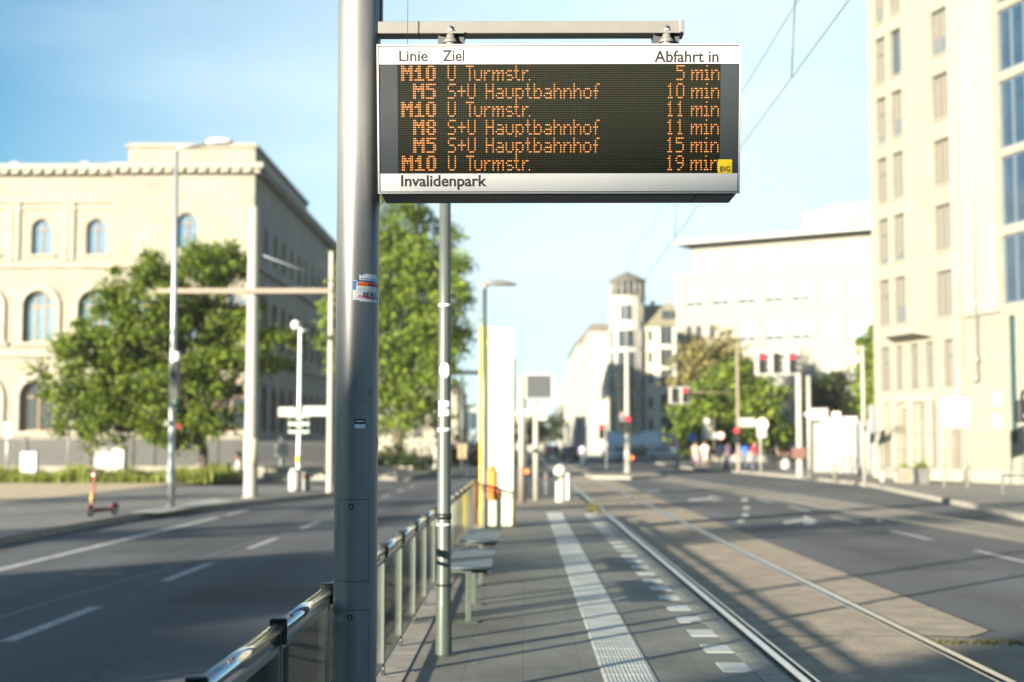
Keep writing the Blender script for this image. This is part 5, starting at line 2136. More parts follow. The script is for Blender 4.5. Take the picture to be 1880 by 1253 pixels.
# ================================================================== LEFT SIDE: BED, WALLS, FENCE
g0, g1 = G(0, 925, SZ), G(300, 891, SZ)
struct(flat('gravel_path', [(g0.x - 14, g0.y - 1.5), (g0.x, g0.y), (g1.x, g1.y), (g1.x + .6, 57.6), (-40, 57.6), (-40, g0.y - 2)], SZ + .006, mat('tan_gravel', (0.42, 0.34, 0.22), 0.95, var=0.2, scale=1.5, detail=12, bump=.3, bscale=30)))
struct(flat('bed_soil', [(-40, 57.6), (-12.9, 57.6), (-11.9, 60.5), (-12.6, 65.5), (-40, 65.5)], SZ + .012, M_SOIL))
rnd = random.Random(5)
mb = MB()
for i in range(9000):
    y = 57.6 + rnd.random() ** 1.3 * 7.5
    x = rnd.uniform(-.375 * y - .3, -12.6)
    h = rnd.uniform(.22, .62) * (1 + .35 * sin(x * 1.3) + .2 * sin(x * 3.1 + y))
    a = rnd.uniform(0, pi)
    w = rnd.uniform(.02, .06)
    mb.face([(x - w * cos(a), y - w * sin(a), SZ), (x + w * cos(a), y + w * sin(a), SZ), (x + rnd.gauss(0, .14), y + rnd.gauss(0, .14), SZ + h)])
struct(mb.build('grass', M_GRASS), 'stuff')
# low forecourt wall across the side lane
mb = MB()
x0, x1 = P(474, 874, 67.4).x, P(757, 874, 67.4).x
mb.box(x0, x1, 67.2, 67.5, SZ, SZ + .46)
mb.box(x0 - .03, x1 + .03, 67.16, 67.54, SZ + .462, SZ + .53)
tag(mb.build('forecourt_wall', mat('pale_stone', (0.36, 0.33, 0.27), 0.85, var=.12, scale=2)), 'long low pale wall across the side lane below the traffic signal', 'wall')
# iron fence along the sandstone building
FY = 80.0
fx0, fx1 = -46.0, P(600, 850, FY).x
fence = thing('iron_fence', 'dark iron railing on a stone kerb along the sandstone building', 'fence', ((fx0 + fx1) / 2, FY, SZ))
mb = MB()
mb.box(fx0, fx1, FY - .15, FY + .15, SZ, SZ + .35)
mb.build('base', M_STONE, fence)
mb = MB()
x = fx0
while x < fx1:
    mb.box(x - .035, x + .035, FY - .025, FY + .025, SZ + .35, SZ + 1.75)
    x += .12
mb.box(fx0, fx1, FY - .03, FY + .03, SZ + .50, SZ + .56)
mb.box(fx0, fx1, FY - .03, FY + .03, SZ + 1.55, SZ + 1.61)
mb.build('railing', M_IRON, fence)
x = fx0
while x < fx1:
    mb = MB()
    mb.box(x - .12, x + .12, FY - .12, FY + .12, SZ + .35, SZ + 1.95)
    x += 3.6
    mb.build('iron_pier', M_IRON, fence)
# hedge and shrubs in the shade of the facade
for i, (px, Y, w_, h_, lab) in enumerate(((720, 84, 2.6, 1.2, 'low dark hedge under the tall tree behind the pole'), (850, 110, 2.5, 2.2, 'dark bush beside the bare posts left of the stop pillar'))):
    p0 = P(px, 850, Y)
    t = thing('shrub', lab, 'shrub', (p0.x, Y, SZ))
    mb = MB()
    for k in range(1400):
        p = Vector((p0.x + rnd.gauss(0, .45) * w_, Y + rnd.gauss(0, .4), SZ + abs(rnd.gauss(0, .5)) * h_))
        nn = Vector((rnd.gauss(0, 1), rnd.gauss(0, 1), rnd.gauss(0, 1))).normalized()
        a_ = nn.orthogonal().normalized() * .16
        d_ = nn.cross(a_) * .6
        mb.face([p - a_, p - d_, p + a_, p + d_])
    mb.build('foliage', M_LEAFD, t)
    for k in range(5):
        mb = MB()
        mb.tube([(p0.x + (k - 2) * w_ * .2, Y, SZ), (p0.x + (k - 2) * w_ * .24, Y, SZ + h_ * .6)], [.03, .015], 6)
        mb.build('stem', M_BARK, t)


# ================================================================== POLES, LAMPS, SIGNALS
def street_lamp(px, py_base, z, py_top, label, group=None, at_=None):
    b = Vector(at_) if at_ else G(px, py_base, z)
    b.z = z
    h = 9.15
    t = thing('street_lamp', label, 'street lamp', tuple(b), group)
    mb = MB()
    mb.lathe(b, [(.11, 0), (.11, 1.0), (.085, 1.05), (.075, 4.0), (.055, h)], 18)
    lp_ = mb.build('lamp_post', M_GALV if not at_ else M_GALV, t)
    mb = MB()
    mb.tube([b + Z * (h - .1), b + Z * (h + .02) + X1 * .05, b + Z * (h + .16) + X1 * .95], [.055, .045, .035], 10)
    mb.build('arm', M_GALV, t)
    mb = MB()
    N, base = 18, 0
    for r, zz in ((.05, -.06), (.8, -.055), (1, -.02), (.9, .05), (.5, .09), (.03, .10)):
        for k in range(N):
            a = 2 * pi * k / N
            mb.v.append(tuple(b + Vector((1.10 + cos(a) * r * .36, sin(a) * r * .16, h + .18 + zz))))
    for i in range(5):
        for k in range(N):
            mb.f.append((i * N + k, i * N + (k + 1) % N, (i + 1) * N + (k + 1) % N, (i + 1) * N + k))
            mb.m.append(0)
            mb.s.append(True)
    mb.build('lamp_head', M_WHITE, t)
    return t, lp_, b


G_L = 'tall street lamps on the near pavement'
lt, lpost, lb = street_lamp(313, 931, SZ, 250, 'tall grey street lamp with stickered post before the bushy tree', G_L)
mb = MB()
for zz, hh, rr in ((1.7, .3, .083), (2.35, .16, .081), (3.35, .12, .079)):
    mb.lathe(lb, [(rr, zz), (rr, zz + hh)], 16)
mb.build('sticker', M_ST['white'], lpost)
street_lamp(0, 0, SZ, 0, 'tall grey street lamp standing beside the viewpoint', G_L, at_=(-9.45, 2.6, SZ))


def signal_head(mb_h, p, w=.30, lenses=3, on=0, r=.09, depth=.2, face=Vector((0, -1, 0)), pitch=.27):
    """traffic signal: case with hoods; returns lens list"""
    hgt = lenses * pitch + .06
    s_ = Vector((-face.y, face.x, 0))
    q = []
    for d_ in (0, depth):
        q += [p + s_ * -w / 2 - face * d_ - Z * hgt / 2, p + s_ * w / 2 - face * d_ - Z * hgt / 2, p + s_ * w / 2 - face * d_ + Z * hgt / 2, p + s_ * -w / 2 - face * d_ + Z * hgt / 2]
    mb_h.hexa([q[0], q[1], q[5], q[4], q[3], q[2], q[6], q[7]])
    out = []
    for k in range(lenses):
        c = p + Z * (hgt / 2 - .03 - pitch * (k + .5)) + face * .004
        out.append(c)
        N = 12
        for i in range(N - 3):
            a0, a1 = -pi * .2 + pi * 1.4 * i / (N - 3), -pi * .2 + pi * 1.4 * (i + 1) / (N - 3)
            mb_h.face([c + s_ * r * 1.2 * cos(a0) + Z * r * 1.2 * sin(a0), c + s_ * r * 1.2 * cos(a1) + Z * r * 1.2 * sin(a1), c + s_ * r * 1.2 * cos(a1) + Z * r * 1.2 * sin(a1) + face * .16, c + s_ * r * 1.2 * cos(a0) + Z * r * 1.2 * sin(a0) + face * .16])
    return out


def traffic_signal(name, label, p, lit=0, lenses=3, board=None, group=None, case=M_BLACK, face=Vector((0, -1, 0)), r=.10, w=.32, pitch=.29):
    p = Vector(p)
    t = thing(name, label, 'traffic light', tuple(p - Z * (lenses * pitch / 2)), group)
    mb = MB()
    ls = signal_head(mb, p, w, lenses, 0, r, .2, face, pitch)
    mb.build('signal_case', case, t)
    for k, c in enumerate(ls):
        mb = MB()
        mb.disc(c, r, face, .02, 16)
        mb.build('signal_lens', LIT_RED if k == lit else M_LENS, t)
    if board:
        bw, bh = board
        mb = MB()
        s_ = Vector((-face.y, face.x, 0))
        mb.box(p.x - bw / 2, p.x + bw / 2, p.y + .08, p.y + .10, p.z - bh / 2, p.z + bh / 2)
        mb.build('backing_board', M_SIGNW, t, bevel=.004)
    return t


def pole_thing(name, label, px, py, z, py_top, r0, r1, m, cat='pole', extra=None, group=None, Yfix=None):
    b = G(px, py, z) if not Yfix else P(px, py, Yfix)
    b.z = z
    h = P(px, py_top, b.y).z - z
    t = thing(name, label, cat, tuple(b), group)
    mb = MB()
    mb.lathe(b, [(r0 * 1.35, 0), (r0 * 1.35, .03), (r0, .05), (r1, h - .02), (r1 * .4, h)], 18)
    mb.build('shaft', m, t)
    return t, b, h


# catenary masts
G_C = 'pale catenary masts'
t, b, h = pole_thing('catenary_mast', 'thick pale catenary mast on the kerb with a greenish band near its foot', 460, 914, SZ, 380, .205, .165, M_MAST, 'mast', group=G_C)
mast_b = b
mb = MB()
mb.lathe(b, [(.212, .95), (.205, 1.75)], 18)
mb.build('marking_band', mat('faded_green_band', (0.50, 0.52, 0.33), 0.6, var=.2, scale=9), t)
mb = MB()
zb_ = P(460, 536, b.y).z
xa_, xb_ = P(292, 536, b.y).x, P(612, 536, b.y).x
mb.box(xa_, xb_, b.y - .30, b.y - .215, zb_ - .07, zb_ + .07)
mb.build('cross_beam', M_BEAM, t)
mb = MB()
mb.tube([P(476, 467, b.y), P(614, 518, b.y + 1.5)], .022, 6)
mb.build('stay_wire', M_SIGNG, t)
t2, b2, h2 = pole_thing('catenary_mast', 'pale slim mast close beside the departure board pole, at the end of the beam', 605, 905, SZ, 462, .11, .08, M_MAST, 'mast', group=G_C)
t3, b3, h3 = pole_thing('catenary_mast', 'pale mast carrying three signals over the road', 1469, 884, SZ, 640, .17, .14, M_MAST, 'mast', group=G_C, Yfix=68.0)
mb = MB()
za2 = P(1469, 655, 68).z
mb.tube([Vector((b3.x, 68, za2)), Vector((P(1388, 655, 68).x, 68, za2 + .05))], [.07, .05], 10)
mb.build('arm', M_MAST, t3)
mb = MB()
mb.box(b3.x - .42, b3.x + .25, 67.7, 67.8, P(1469, 842, 68).z, P(1469, 822, 68).z)
mb.build('case', mat('brown_case', (0.13, 0.06, 0.05), .7), t3)
for k, px in enumerate((1399, 1425.5, 1455)):
    p = P(px, 667, 67.75)
    traffic_signal('traffic_light', ('signal head on the overhead arm farthest from its mast, red lit', 'middle signal head on the overhead arm, all dark', 'signal head on the overhead arm next to its mast, red lit')[k], p, 0 if k != 1 else -1, 3, (.66, 1.12), 'signals on the overhead arm', r=.13, w=.30, pitch=.30)
t4, b4, h4 = pole_thing('catenary_mast', 'pale mast on the traffic island in mid street', 1152, 869, .13, 640, .17, .12, M_MAST, 'mast', group=G_C, Yfix=78.0)
p = P(1153, 780, 77.7)
traffic_signal('traffic_light', 'red signal on the mast of the traffic island', p, 0, 3, None, r=.13, w=.34, pitch=.30)
p = P(1142, 765, 78.1)
traffic_signal('traffic_light', 'smaller side signal behind the island mast, red lit', p, 0, 2, None, r=.07, w=.22, pitch=.2, case=M_SIGNG)
mb = MB()
c = P(1160, 841, 77.8)
mb.disc(c, .10, (0, -1, 0), .08, 14)
mb.build('amber_button', M_ORANGE, t4)
p = P(1105, 793, 96)
t = traffic_signal('traffic_light', 'faint red signal over the far lane, left of the turret house', p, 0, 3, None, r=.14, w=.34, pitch=.30)
mb = MB()
mb.tube([(p.x + .3, 96, 0), (p.x + .3, 96, p.z + .6)], .06, 8)
mb.tube([(p.x + .3, 96, p.z + .2), (p.x, 96.1, p.z + .2)], .03, 8)
mb.build('signal_post', M_GALV, t)
t5, b5, h5 = pole_thing('signal_pole', 'slim brown pole with one white plate before the far bushy green tree', 1356, 868, SZ, 640, .10, .07, M_BEAM, 'pole', Yfix=80.0)
p = P(1352, 800, 79.8)
traffic_signal('traffic_light', 'low red signal on the slim pole in front of the bushy tree', p, 0, 3, None, r=.13, w=.34, pitch=.27)
mb = MB()
q0, q1 = P(1358, 784, 79.9), P(1386, 768, 79.9)
mb.box(q0.x, q1.x, 79.9, 79.94, q0.z, q1.z)
mb.build('sign_plate', M_SIGNW, t5, bevel=.01)
zz = P(1356, 722, 80).z
mb = MB()
mb.tube([(b5.x, 80, zz), (P(1233, 722, 80).x, 80, zz + .1)], [.035, .03], 8)
mb.build('arm', M_BEAM, t5)
for px, lit, lab in ((1238, -1, 'dark signal hanging at the tip of the long thin arm'), (1258, 0, 'pink-red signal hanging second on the long thin arm')):
    p = P(px, 726, 79.8)
    traffic_signal('traffic_light', lab, p, lit, 3, (.56, .95), 'signals on the long thin arm', r=.12, w=.32, pitch=.26)

# lamp-and-signal pole by the mast
YS_ = 48.0
t6, b6, h6 = pole_thing('signal_pole', 'grey pole with a small globe lamp and two white direction boards', 548, 905, SZ, 600, .09, .045, M_GALV, 'pole', Yfix=YS_)
c = P(543, 597, YS_)
mb = MB()
mb.lathe((c.x, YS_, c.z), [(.02, -.17), (.12, -.13), (.17, 0), (.12, .12), (.02, .17)], 16)
mb.build('globe_lamp', M_WHITE, t6)
mb = MB()
mb.tube([Vector((b6.x, YS_, P(548, 608, YS_).z)), P(566, 606, YS_)], .025, 8)
mb.build('arm', M_GALV, t6)
for xa_, xb_, ya_, yb2 in ((511, 543, 748, 765), (556, 603, 746, 764)):
    q0, q1 = P(xa_, yb2, YS_ - .1), P(xb_, ya_, YS_ - .1)
    mb = MB()
    mb.box(q0.x, q1.x, YS_ - .1, YS_ - .06, q0.z, q1.z)
    mb.build('direction_board', M_SIGNW, t6, bevel=.01)
for px, lab in ((537, 'pedestrian signal on the near side of the globe lamp pole'), (560, 'pedestrian signal on the mast-away side of the globe lamp pole')):
    p = P(px, 779, YS_ - .05)
    traffic_signal('traffic_light', lab, p, -1, 2, None, 'signals on the globe lamp pole', r=.09, w=.26, case=mat('pale_green_case', (0.36, 0.42, 0.38), .5), pitch=.27)
mb = MB()
q = P(547, 843, YS_ - .1)
mb.box(q.x - .05, q.x + .05, YS_ - .2, YS_ - .09, q.z - .12, q.z + .12)
mb.build('push_button', M_YELLOW, t6, bevel=.01)
# signal fixed to the tall lamp
p = P(322, 705, lb.y - .25)
mb = MB()
zz = p.z
t = thing('traffic_light', 'dark green signal column with a white top lamp fixed to the tall street lamp', 'traffic light', (p.x, p.y, zz - 1.2))
mb.box(p.x - .10, p.x + .10, p.y - .12, p.y + .12, P(322, 745, lb.y).z, P(322, 668, lb.y).z)
mb.build('signal_case', M_BLACK, t, bevel=.02)
mb = MB()
mb.lathe((p.x + .02, p.y, P(322, 657, lb.y).z), [(.02, -.13), (.10, -.10), (.11, .06), (.06, .13), (.01, .15)], 14)
mb.build('top_lamp', M_WHITE, t)
mb = MB()
for py in (738, 752):
    c = P(322, py, lb.y - .38)
    mb.lathe((c.x, c.y + .1, c.z), [(.10, -.09), (.12, -.05), (.12, .05), (.10, .09)], 14)
mb.build('green_lamp', mat('dark_green_case', (0.02, 0.07, 0.045), .45), t)
for px, py, m_ in ((306, 777, M_SIGNW), (329, 783, M_SIGNR)):
    c = P(px, py, lb.y - .14)
    mb = MB()
    mb.box(c.x - .06, c.x + .06, c.y - .03, c.y, c.z - .07, c.z + .07)
    mb.build('small_plate', m_, t)


# plain sign posts
def sign_post(label, px, py, z, plates, r=.035, group=None, Y=None, m=M_GALV, top=None):
    b = G(px, py, z) if Y is None else P(px, py, Y)
    b.z = z
    tops = [q[2] for q in plates] + ([top] if top else [])
    t = thing('sign_post', label, 'sign', tuple(b), group)
    hi = P(px, min(tops), b.y).z
    mb = MB()
    mb.tube([b, (b.x, b.y, hi)], r, 10)
    mb.build('post', m, t)
    for x0, x1, y0, y1, kind, m_ in [(q[0], q[1], q[2], q[3], q[4], q[5]) for q in plates]:
        q0, q1 = P(x0, y1, b.y - .06), P(x1, y0, b.y - .06)
        mb = MB()
        if kind == 'box':
            mb.box(q0.x, q1.x, b.y - .06, b.y - .035, q0.z, q1.z)
        elif kind == 'disc':
            c = (q0 + q1) / 2
            mb.disc(c, (q1.z - q0.z) / 2, (0, -1, 0), .02, 20)
        elif kind == 'tri':
            mb.slab([(q0.x, b.y - .05, q0.z), (q1.x, b.y - .05, q0.z), ((q0.x + q1.x) / 2, b.y - .05, q1.z)], (0, -1, 0), .02, 0)
            k = .22
            cx_, cz2 = (q0.x + q1.x) / 2, q0.z + (q1.z - q0.z) * .36
            mb.slab([(cx_ + (x_ - cx_) * .62, b.y - .0705, cz2 + (z_ - cz2) * .62) for x_, z_ in ((q0.x, q0.z), (q1.x, q0.z), ((q0.x + q1.x) / 2, q1.z))], (0, -1, 0), .003, 1)
        elif kind == 'arrow':
            zm = (q0.z + q1.z) / 2
            mb.slab([(q1.x, b.y - .06, q0.z), (q1.x, b.y - .06, q1.z), (q0.x + (q1.x - q0.x) * .25, b.y - .06, q1.z), (q0.x, b.y - .06, zm), (q0.x + (q1.x - q0.x) * .25, b.y - .06, q0.z)], (0, -1, 0), .02)
        mb.build('sign_plate', [m_, M_SIGNW], t)
    return t, b


sign_post('thin post with a white plate and a grey disc over the grassy bed', 124, 872, SZ, [(114, 131, 728, 752, 'box', M_SIGNW), (114, 126, 755, 768, 'box', M_SIGNG), (124, 142, 706, 727, 'disc', M_SIGNG)], Y=60)
sign_post('post with a narrow blue-grey plate turned edge-on at the bed', 245, 870, SZ, [(243, 258, 740, 788, 'box', mat('blue_grey_sign', (0.19, 0.22, 0.30), .5))], Y=61, m=M_MAST)
sign_post('low post with a grey and pink plate at the very edge of the bed', 12, 850, SZ, [(7, 20, 776, 803, 'box', M_SIGNG), (10, 17, 784, 795, 'disc', mat('sign_pink', (.42, .14, .2), .5))], Y=62)
sign_post('post with a white plate standing just behind the low pale wall', 516, 866, SZ, [(505, 529, 815, 838, 'box', M_SIGNW)], Y=70, r=.06)
sign_post('post with a red and white warning triangle near the parked silver car', 1243, 862, SZ, [(1233, 1254, 802, 822, 'tri', M_SIGNR)], Y=90, r=.12)
sign_post('grey post carrying a small blue round sign by the dark hedge', 1271, 862, SZ, [(1263, 1279, 796, 812, 'disc', M_SIGNB)], Y=90)
sign_post('brown post with a cluster of pale plates before the bushy tree', 1311, 862, SZ, [(1290, 1304, 768, 781, 'disc', M_SIGNW), (1289, 1306, 783, 806, 'box', M_SIGNW), (1304, 1316, 794, 806, 'box', M_SIGNW), (1318, 1328, 793, 807, 'disc', mat('sign_pinkish', (.5, .36, .34), .5))], Y=87, m=M_BEAM)
sign_post('post with a tall white oval sign back right of the slim signal pole', 1397, 872, SZ, [(1389, 1409, 768, 790, 'disc', mat('sign_rosy', (.68, .56, .52), .5)), (1390, 1407, 786, 804, 'box', M_SIGNW)], Y=78, r=.06, m=M_MAST)
sign_post('pale pole with a big white arrow board by the hoarding', 1487, 880, SZ, [(1475, 1520, 750, 772, 'arrow', M_SIGNW)], Y=66, r=.10, m=M_MAST, top=690)
sign_post('post with a lower row of small white plates before the hoarding', 1532, 880, SZ, [(1508, 1546, 767, 781, 'box', M_SIGNW), (1528, 1543, 756, 767, 'box', mat('sign_cream', (.6, .53, .46), .5)), (1548, 1574, 765, 777, 'box', mat('sign_mixed', (.55, .48, .5), .5, var=.2, scale=20))], Y=63, r=.05, m=M_MAST)
t, b = sign_post('grey pole with a small red plate in front of the white hoarding', 1588, 897, SZ, [(1583, 1592, 771, 779, 'box', M_SIGNR)], Y=53, r=.075, m=M_MAST, top=635)
mb = MB()
q0, q1 = P(1585, 793, 52.9), P(1591, 780, 52.9)
mb.box(q0.x, q1.x, 52.8, 52.9, q0.z, q1.z)
mb.build('dark_case', M_POLEG, t)
b_ = G(1588, 897, SZ)

# objects past the platform end
t, b = sign_post('pale pole right beside the stop pillar, brown foot', 958, 922, .06, [(944, 974, 752, 764, 'box', M_SIGNW)], Y=40.0, r=.085, m=M_MAST, top=690)
mb = MB()
mb.lathe((b.x, b.y, .06), [(.10, 0), (.10, .95), (.088, 1.0)], 14)
c = P(967, 866, 39.9)
mb.disc(c, .07, (0, -1, 0), .05, 12, 1)
mb.build('foot_band', [mat('grey_brown', (.14, .12, .10), .7), M_ORANGE], t)
t, b = sign_post('pale pole with white plates and a small ring sign past the platform', 984, 920, .06, [(973, 1009, 742, 756, 'box', M_SIGNW), (980, 1004, 757, 772, 'box', M_SIGNW)], Y=42.0, r=.085, m=M_MAST, top=735)
c = P(974.5, 826, 41.8)
mb = MB()
mb.disc(c, .075, (0, -1, 0), .02, 18, 0)
mb.disc(c + Vector((0, -.001, 0)), .052, (0, -1, 0), .022, 18, 1)
mb.disc(c + Vector((0, -.002, 0)), .028, (0, -1, 0), .024, 18, 0)
mb.build('ring_sign', [M_SIGNW, M_POLEG], t)
q0, q1 = P(964, 732, 44), P(1016, 686, 44)
bt = thing('far_display', 'small dark display panel in a white frame beyond the stop pillar', 'display', ((q0.x + q1.x) / 2, 44, q0.z))
mb = MB()
mb.box(q0.x, q1.x, 44, 44.12, q0.z, q1.z)
mb.build('frame', M_SIGNW, bt, bevel=.01)
mb = MB()
mb.box(q0.x + .05, q1.x - .08, 43.985, 43.999, q0.z + .03, q1.z - .06)
mb.build('screen', M_HOUS, bt)
mb = MB()
mb.tube([(q0.x - .02, 44.06, .06), (q0.x - .02, 44.06, q1.z)], .06, 10)
mb.build('post', M_MAST, bt)


def bollard(label, px, py, py_top, z, r, m, group=None, Y=None, knob=False):
    b = G(px, py, z) if Y is None else P(px, py, Y)
    b.z = z
    h = P(px, py_top, b.y).z - z
    t = thing('bollard', label, 'bollard', tuple(b), group)
    mb = MB()
    mb.lathe(b, [(r * 1.1, 0), (r * 1.1, .03), (r, .04), (r, h - r * .6), (r * .8, h - r * .2), (r * .2, h)], 16)
    mb.build('post', m, t)
    mb = MB()
    if knob:
        mb.lathe(b, [(r * .3, h), (r * 1.3, h + r * .5), (r * 1.5, h + r * 1.3), (r * 1.0, h + r * 2.2), (r * .2, h + r * 2.6)], 16)
        mb.build('cap', m, t)
    else:
        mb.lathe(b, [(r * 1.03, h - r * 2.6), (r * 1.03, h - r * 1.4)], 16)
        mb.build('band', mat('faded_red_band', (.42, .2, .16), .6), t)
    return t


bollard('pale bollard left of two others on the forecourt', 366, 878, 852, SZ, .13, M_MAST, 'forecourt bollards', Y=66.4)
bollard('pale bollard in the middle of the forecourt row, reddish top', 420, 878, 850, SZ, .13, M_MAST, 'forecourt bollards', Y=66.4)
bollard('taller white bollard next to the thick mast', 438, 880, 828, SZ, .13, M_SIGNW, 'forecourt bollards', Y=64)
bollard('pale bollard past the platform beside the second pole', 1003, 912, 868, .06, .075, M_MAST, 'bollards past the platform', Y=46)
bollard('fat pale bollard with knob top past the platform end', 1029, 918, 876, .06, .14, mat('pale_green_post', (.40, .42, .34), .6), 'bollards past the platform', Y=41, knob=True)
bollard('thin grey bollard right beside the knob-topped one', 1043, 916, 868, .06, .07, M_GALV, 'bollards past the platform', Y=42)

# cabinets, bins
cy = 60.5
q0, q1 = P(173, 873, cy), P(228, 823, cy)
cb_ = thing('utility_cabinet', 'white utility cabinet standing in the grassy bed', 'cabinet', ((q0.x + q1.x) / 2, cy, q0.z))
mb = MB()
mb.box(q0.x, q1.x, cy, cy + .5, q0.z - .2, q1.z)
mb.build('body', M_SIGNW, cb_, bevel=.015)
mb = MB()
mb.box(q1.x - .38, q1.x - .04, cy - .012, cy - .001, q0.z, q1.z - .38)
mb.build('door', M_SIGNG, cb_)
mb = MB()
mb.box(q0.x - .03, q1.x + .03, cy - .03, cy + .53, q1.z + .002, q1.z + .04)
mb.build('lid', M_SIGNW, cb_)
q0, q1 = P(37, 874, cy), P(67, 830, cy)
pb = thing('poster_box', 'grey box with a blue and white poster in the grassy bed', 'poster box', ((q0.x + q1.x) / 2, cy, q0.z))
mb = MB()
mb.box(q0.x, q1.x, cy, cy + .3, q0.z - .2, q1.z)
mb.build('body', M_SIGNG, pb, bevel=.01)
mb = MB()
mb.box(q0.x + .08, q1.x - .08, cy - .012, cy - .001, q0.z + .35, q1.z - .08)
mb.build('poster', mat('poster_print', (.62, .64, .64), .5, col2=(.06, .25, .45), scale=2.2, detail=2), pb)
q = P(540, 905, YS_ - .6)
wb_ = thing('litter_bin', 'white bin at the foot of the globe lamp pole', 'bin', (q.x, YS_ - .6, SZ))
mb = MB()
hb2 = P(540, 866, YS_ - .6).z - SZ
mb.lathe((q.x, YS_ - .6, SZ), [(.15, 0), (.19, .05), (.20, hb2 - .1), (.17, hb2)], 18)
mb.build('body', M_SIGNW, wb_)
mb = MB()
mb.lathe((q.x, YS_ - .6, SZ), [(.17, hb2 + .002), (.15, hb2 + .08), (.03, hb2 + .12)], 18)
mb.build('lid', M_SIGNG, wb_)
q = P(563, 905, YS_ + .4)
t = thing('litter_bin', 'slim white bin with a red spot right of the globe lamp pole', 'bin', (q.x, YS_ + .4, SZ))
mb = MB()
mb.box(q.x - .12, q.x + .12, YS_ + .3, YS_ + .5, SZ, SZ + .62)
mb.build('body', M_SIGNW, t, bevel=.02)
mb = MB()
mb.box(q.x - .10, q.x + .08, YS_ + .28, YS_ + .299, SZ + .42, SZ + .55)
mb.build('sticker', M_SIGNR, t)
# planters and bench before the limestone block
for px, Y, lab, green in ((1662, 57.5, 'dark square planter left of its twin before the limestone block', False), (1692, 56.5, 'dark square planter with a green plant before the limestone block', True)):
    q = P(px, 880, Y)
    t = thing('planter', lab, 'planter', (q.x, Y, SZ), 'planters before the limestone block')
    mb = MB()
    p = [(q.x - .24, Y - .24, SZ), (q.x + .24, Y - .24, SZ), (q.x + .24, Y + .24, SZ), (q.x - .24, Y + .24, SZ), (q.x - .3, Y - .3, SZ + .62), (q.x + .3, Y - .3, SZ + .62), (q.x + .3, Y + .3, SZ + .62), (q.x - .3, Y + .3, SZ + .62)]
    mb.hexa(p)
    mb.build('pot', mat('planter_grey', (.10, .10, .10), .7, var=.2) if green else mat('planter_tan', (.2, .18, .14), .7, var=.2), t, bevel=.02)
    mb = MB()
    for k in range(160 if green else 50):
        p = Vector((q.x + rnd.gauss(0, .14), Y + rnd.gauss(0, .14), SZ + .62 + abs(rnd.gauss(0, .12))))
        nn = Vector((rnd.gauss(0, 1), rnd.gauss(0, 1), rnd.gauss(0, 1))).normalized()
        a_ = nn.orthogonal().normalized() * .06
        d_ = nn.cross(a_) * .5
        mb.face([p - a_, p - d_, p + a_, p + d_])
    mb.build('plant', M_LEAFB, t)
q = P(1632, 880, 60)
t = thing('street_bench', 'low pale bench against the limestone block beside the planters', 'bench', (q.x, 60, SZ))
mb = MB()
mb.box(q.x - .38, q.x + .38, 59.75, 60.2, SZ + .45, SZ + .52)
mb.build('seat', M_BEAM, t)
for sx_ in (-.3, .3):
    mb = MB()
    mb.box(q.x + sx_ - .05, q.x + sx_ + .05, 59.8, 60.15, SZ, SZ + .449)
    mb.build('leg', M_CONC, t)
# white hoarding
hA, hB = P(1494, 880, 80), P(1614, 885, 69.5)
ho = thing('hoarding', 'white construction hoarding left of the limestone block', 'hoarding', ((hA.x + hB.x) / 2, 68, SZ))
hu = Vector((hB.x - hA.x, hB.y - hA.y, 0))
hl = hu.length
hu.normalize()
hn = Vector((hu.y, -hu.x, 0))
h0 = Vector((hA.x, hA.y, SZ))
n_ = 4
for k in range(n_):
    mb = MB()
    mb.frame_box(h0, hu, hn, hl * k / n_ + .01, hl * (k + 1) / n_ - .01, -.05, 0, .05, 2.75)
    mb.build('panel', M_SIGNW, ho)
mb = MB()
for k in range(n_ + 1):
    mb.frame_box(h0, hu, hn, hl * k / n_ - .06, hl * k / n_ + .06, -.18, -.052, 0, 2.7)
mb.build('post', M_SIGNG, ho)
# right edge: pedestrian barrier and signal
q = G(1842, 932, SZ)
t = thing('pedestrian_barrier', 'grey tubular pedestrian barrier on the kerb below the limestone block', 'barrier', tuple(q))
zt2 = P(1842, 873, q.y).z
mb = MB()
q2 = q + Vector((2.3, -3.2, 0))
for k in range(6):
    f = q + (q2 - q) * (k / 5)
    mb.tube([(f.x, f.y, SZ), (f.x, f.y, zt2)], .022, 8)
mb.build('upright', M_GALV, t)
mb = MB()
mb.tube([(q.x, q.y, zt2), (q2.x, q2.y, zt2)], .028, 10)
mb.tube([(q.x, q.y, SZ + .28), (q2.x, q2.y, SZ + .28)], .018, 8)
mb.build('rail', M_GALV, t)
YR = 30.0
pr_ = P(1884, 745, YR)
t = thing('traffic_light', 'black signal case cut off by the picture edge, fixed to a pole outside', 'traffic light', (pr_.x + .3, YR, SZ))
mb = MB()
mb.box(pr_.x - .20, pr_.x + .16, YR - .12, YR + .12, P(1880, 776, YR).z, P(1880, 735, YR).z)
mb.hexa([(pr_.x - .10, YR - .12, P(1880, 735, YR).z), (pr_.x + .16, YR - .12, P(1880, 735, YR).z), (pr_.x + .16, YR + .12, P(1880, 735, YR).z), (pr_.x - .10, YR + .12, P(1880, 735, YR).z),
         (pr_.x - .06, YR - .12, P(1880, 716, YR).z), (pr_.x + .16, YR - .12, P(1880, 716, YR).z), (pr_.x + .16, YR + .12, P(1880, 716, YR).z), (pr_.x - .06, YR + .12, P(1880, 716, YR).z)])
mb.build('signal_case', M_BLACK, t, bevel=.02)
mb = MB()
mb.disc((pr_.x - .03, YR - .121, P(1880, 730, YR).z), .07, (0, -1, 0), .03, 14)
mb.disc((pr_.x - .06, YR - .121, P(1880, 764, YR).z), .05, (0, -1, 0), .02, 14)
mb.build('signal_lens', M_GALV, t)
mb = MB()
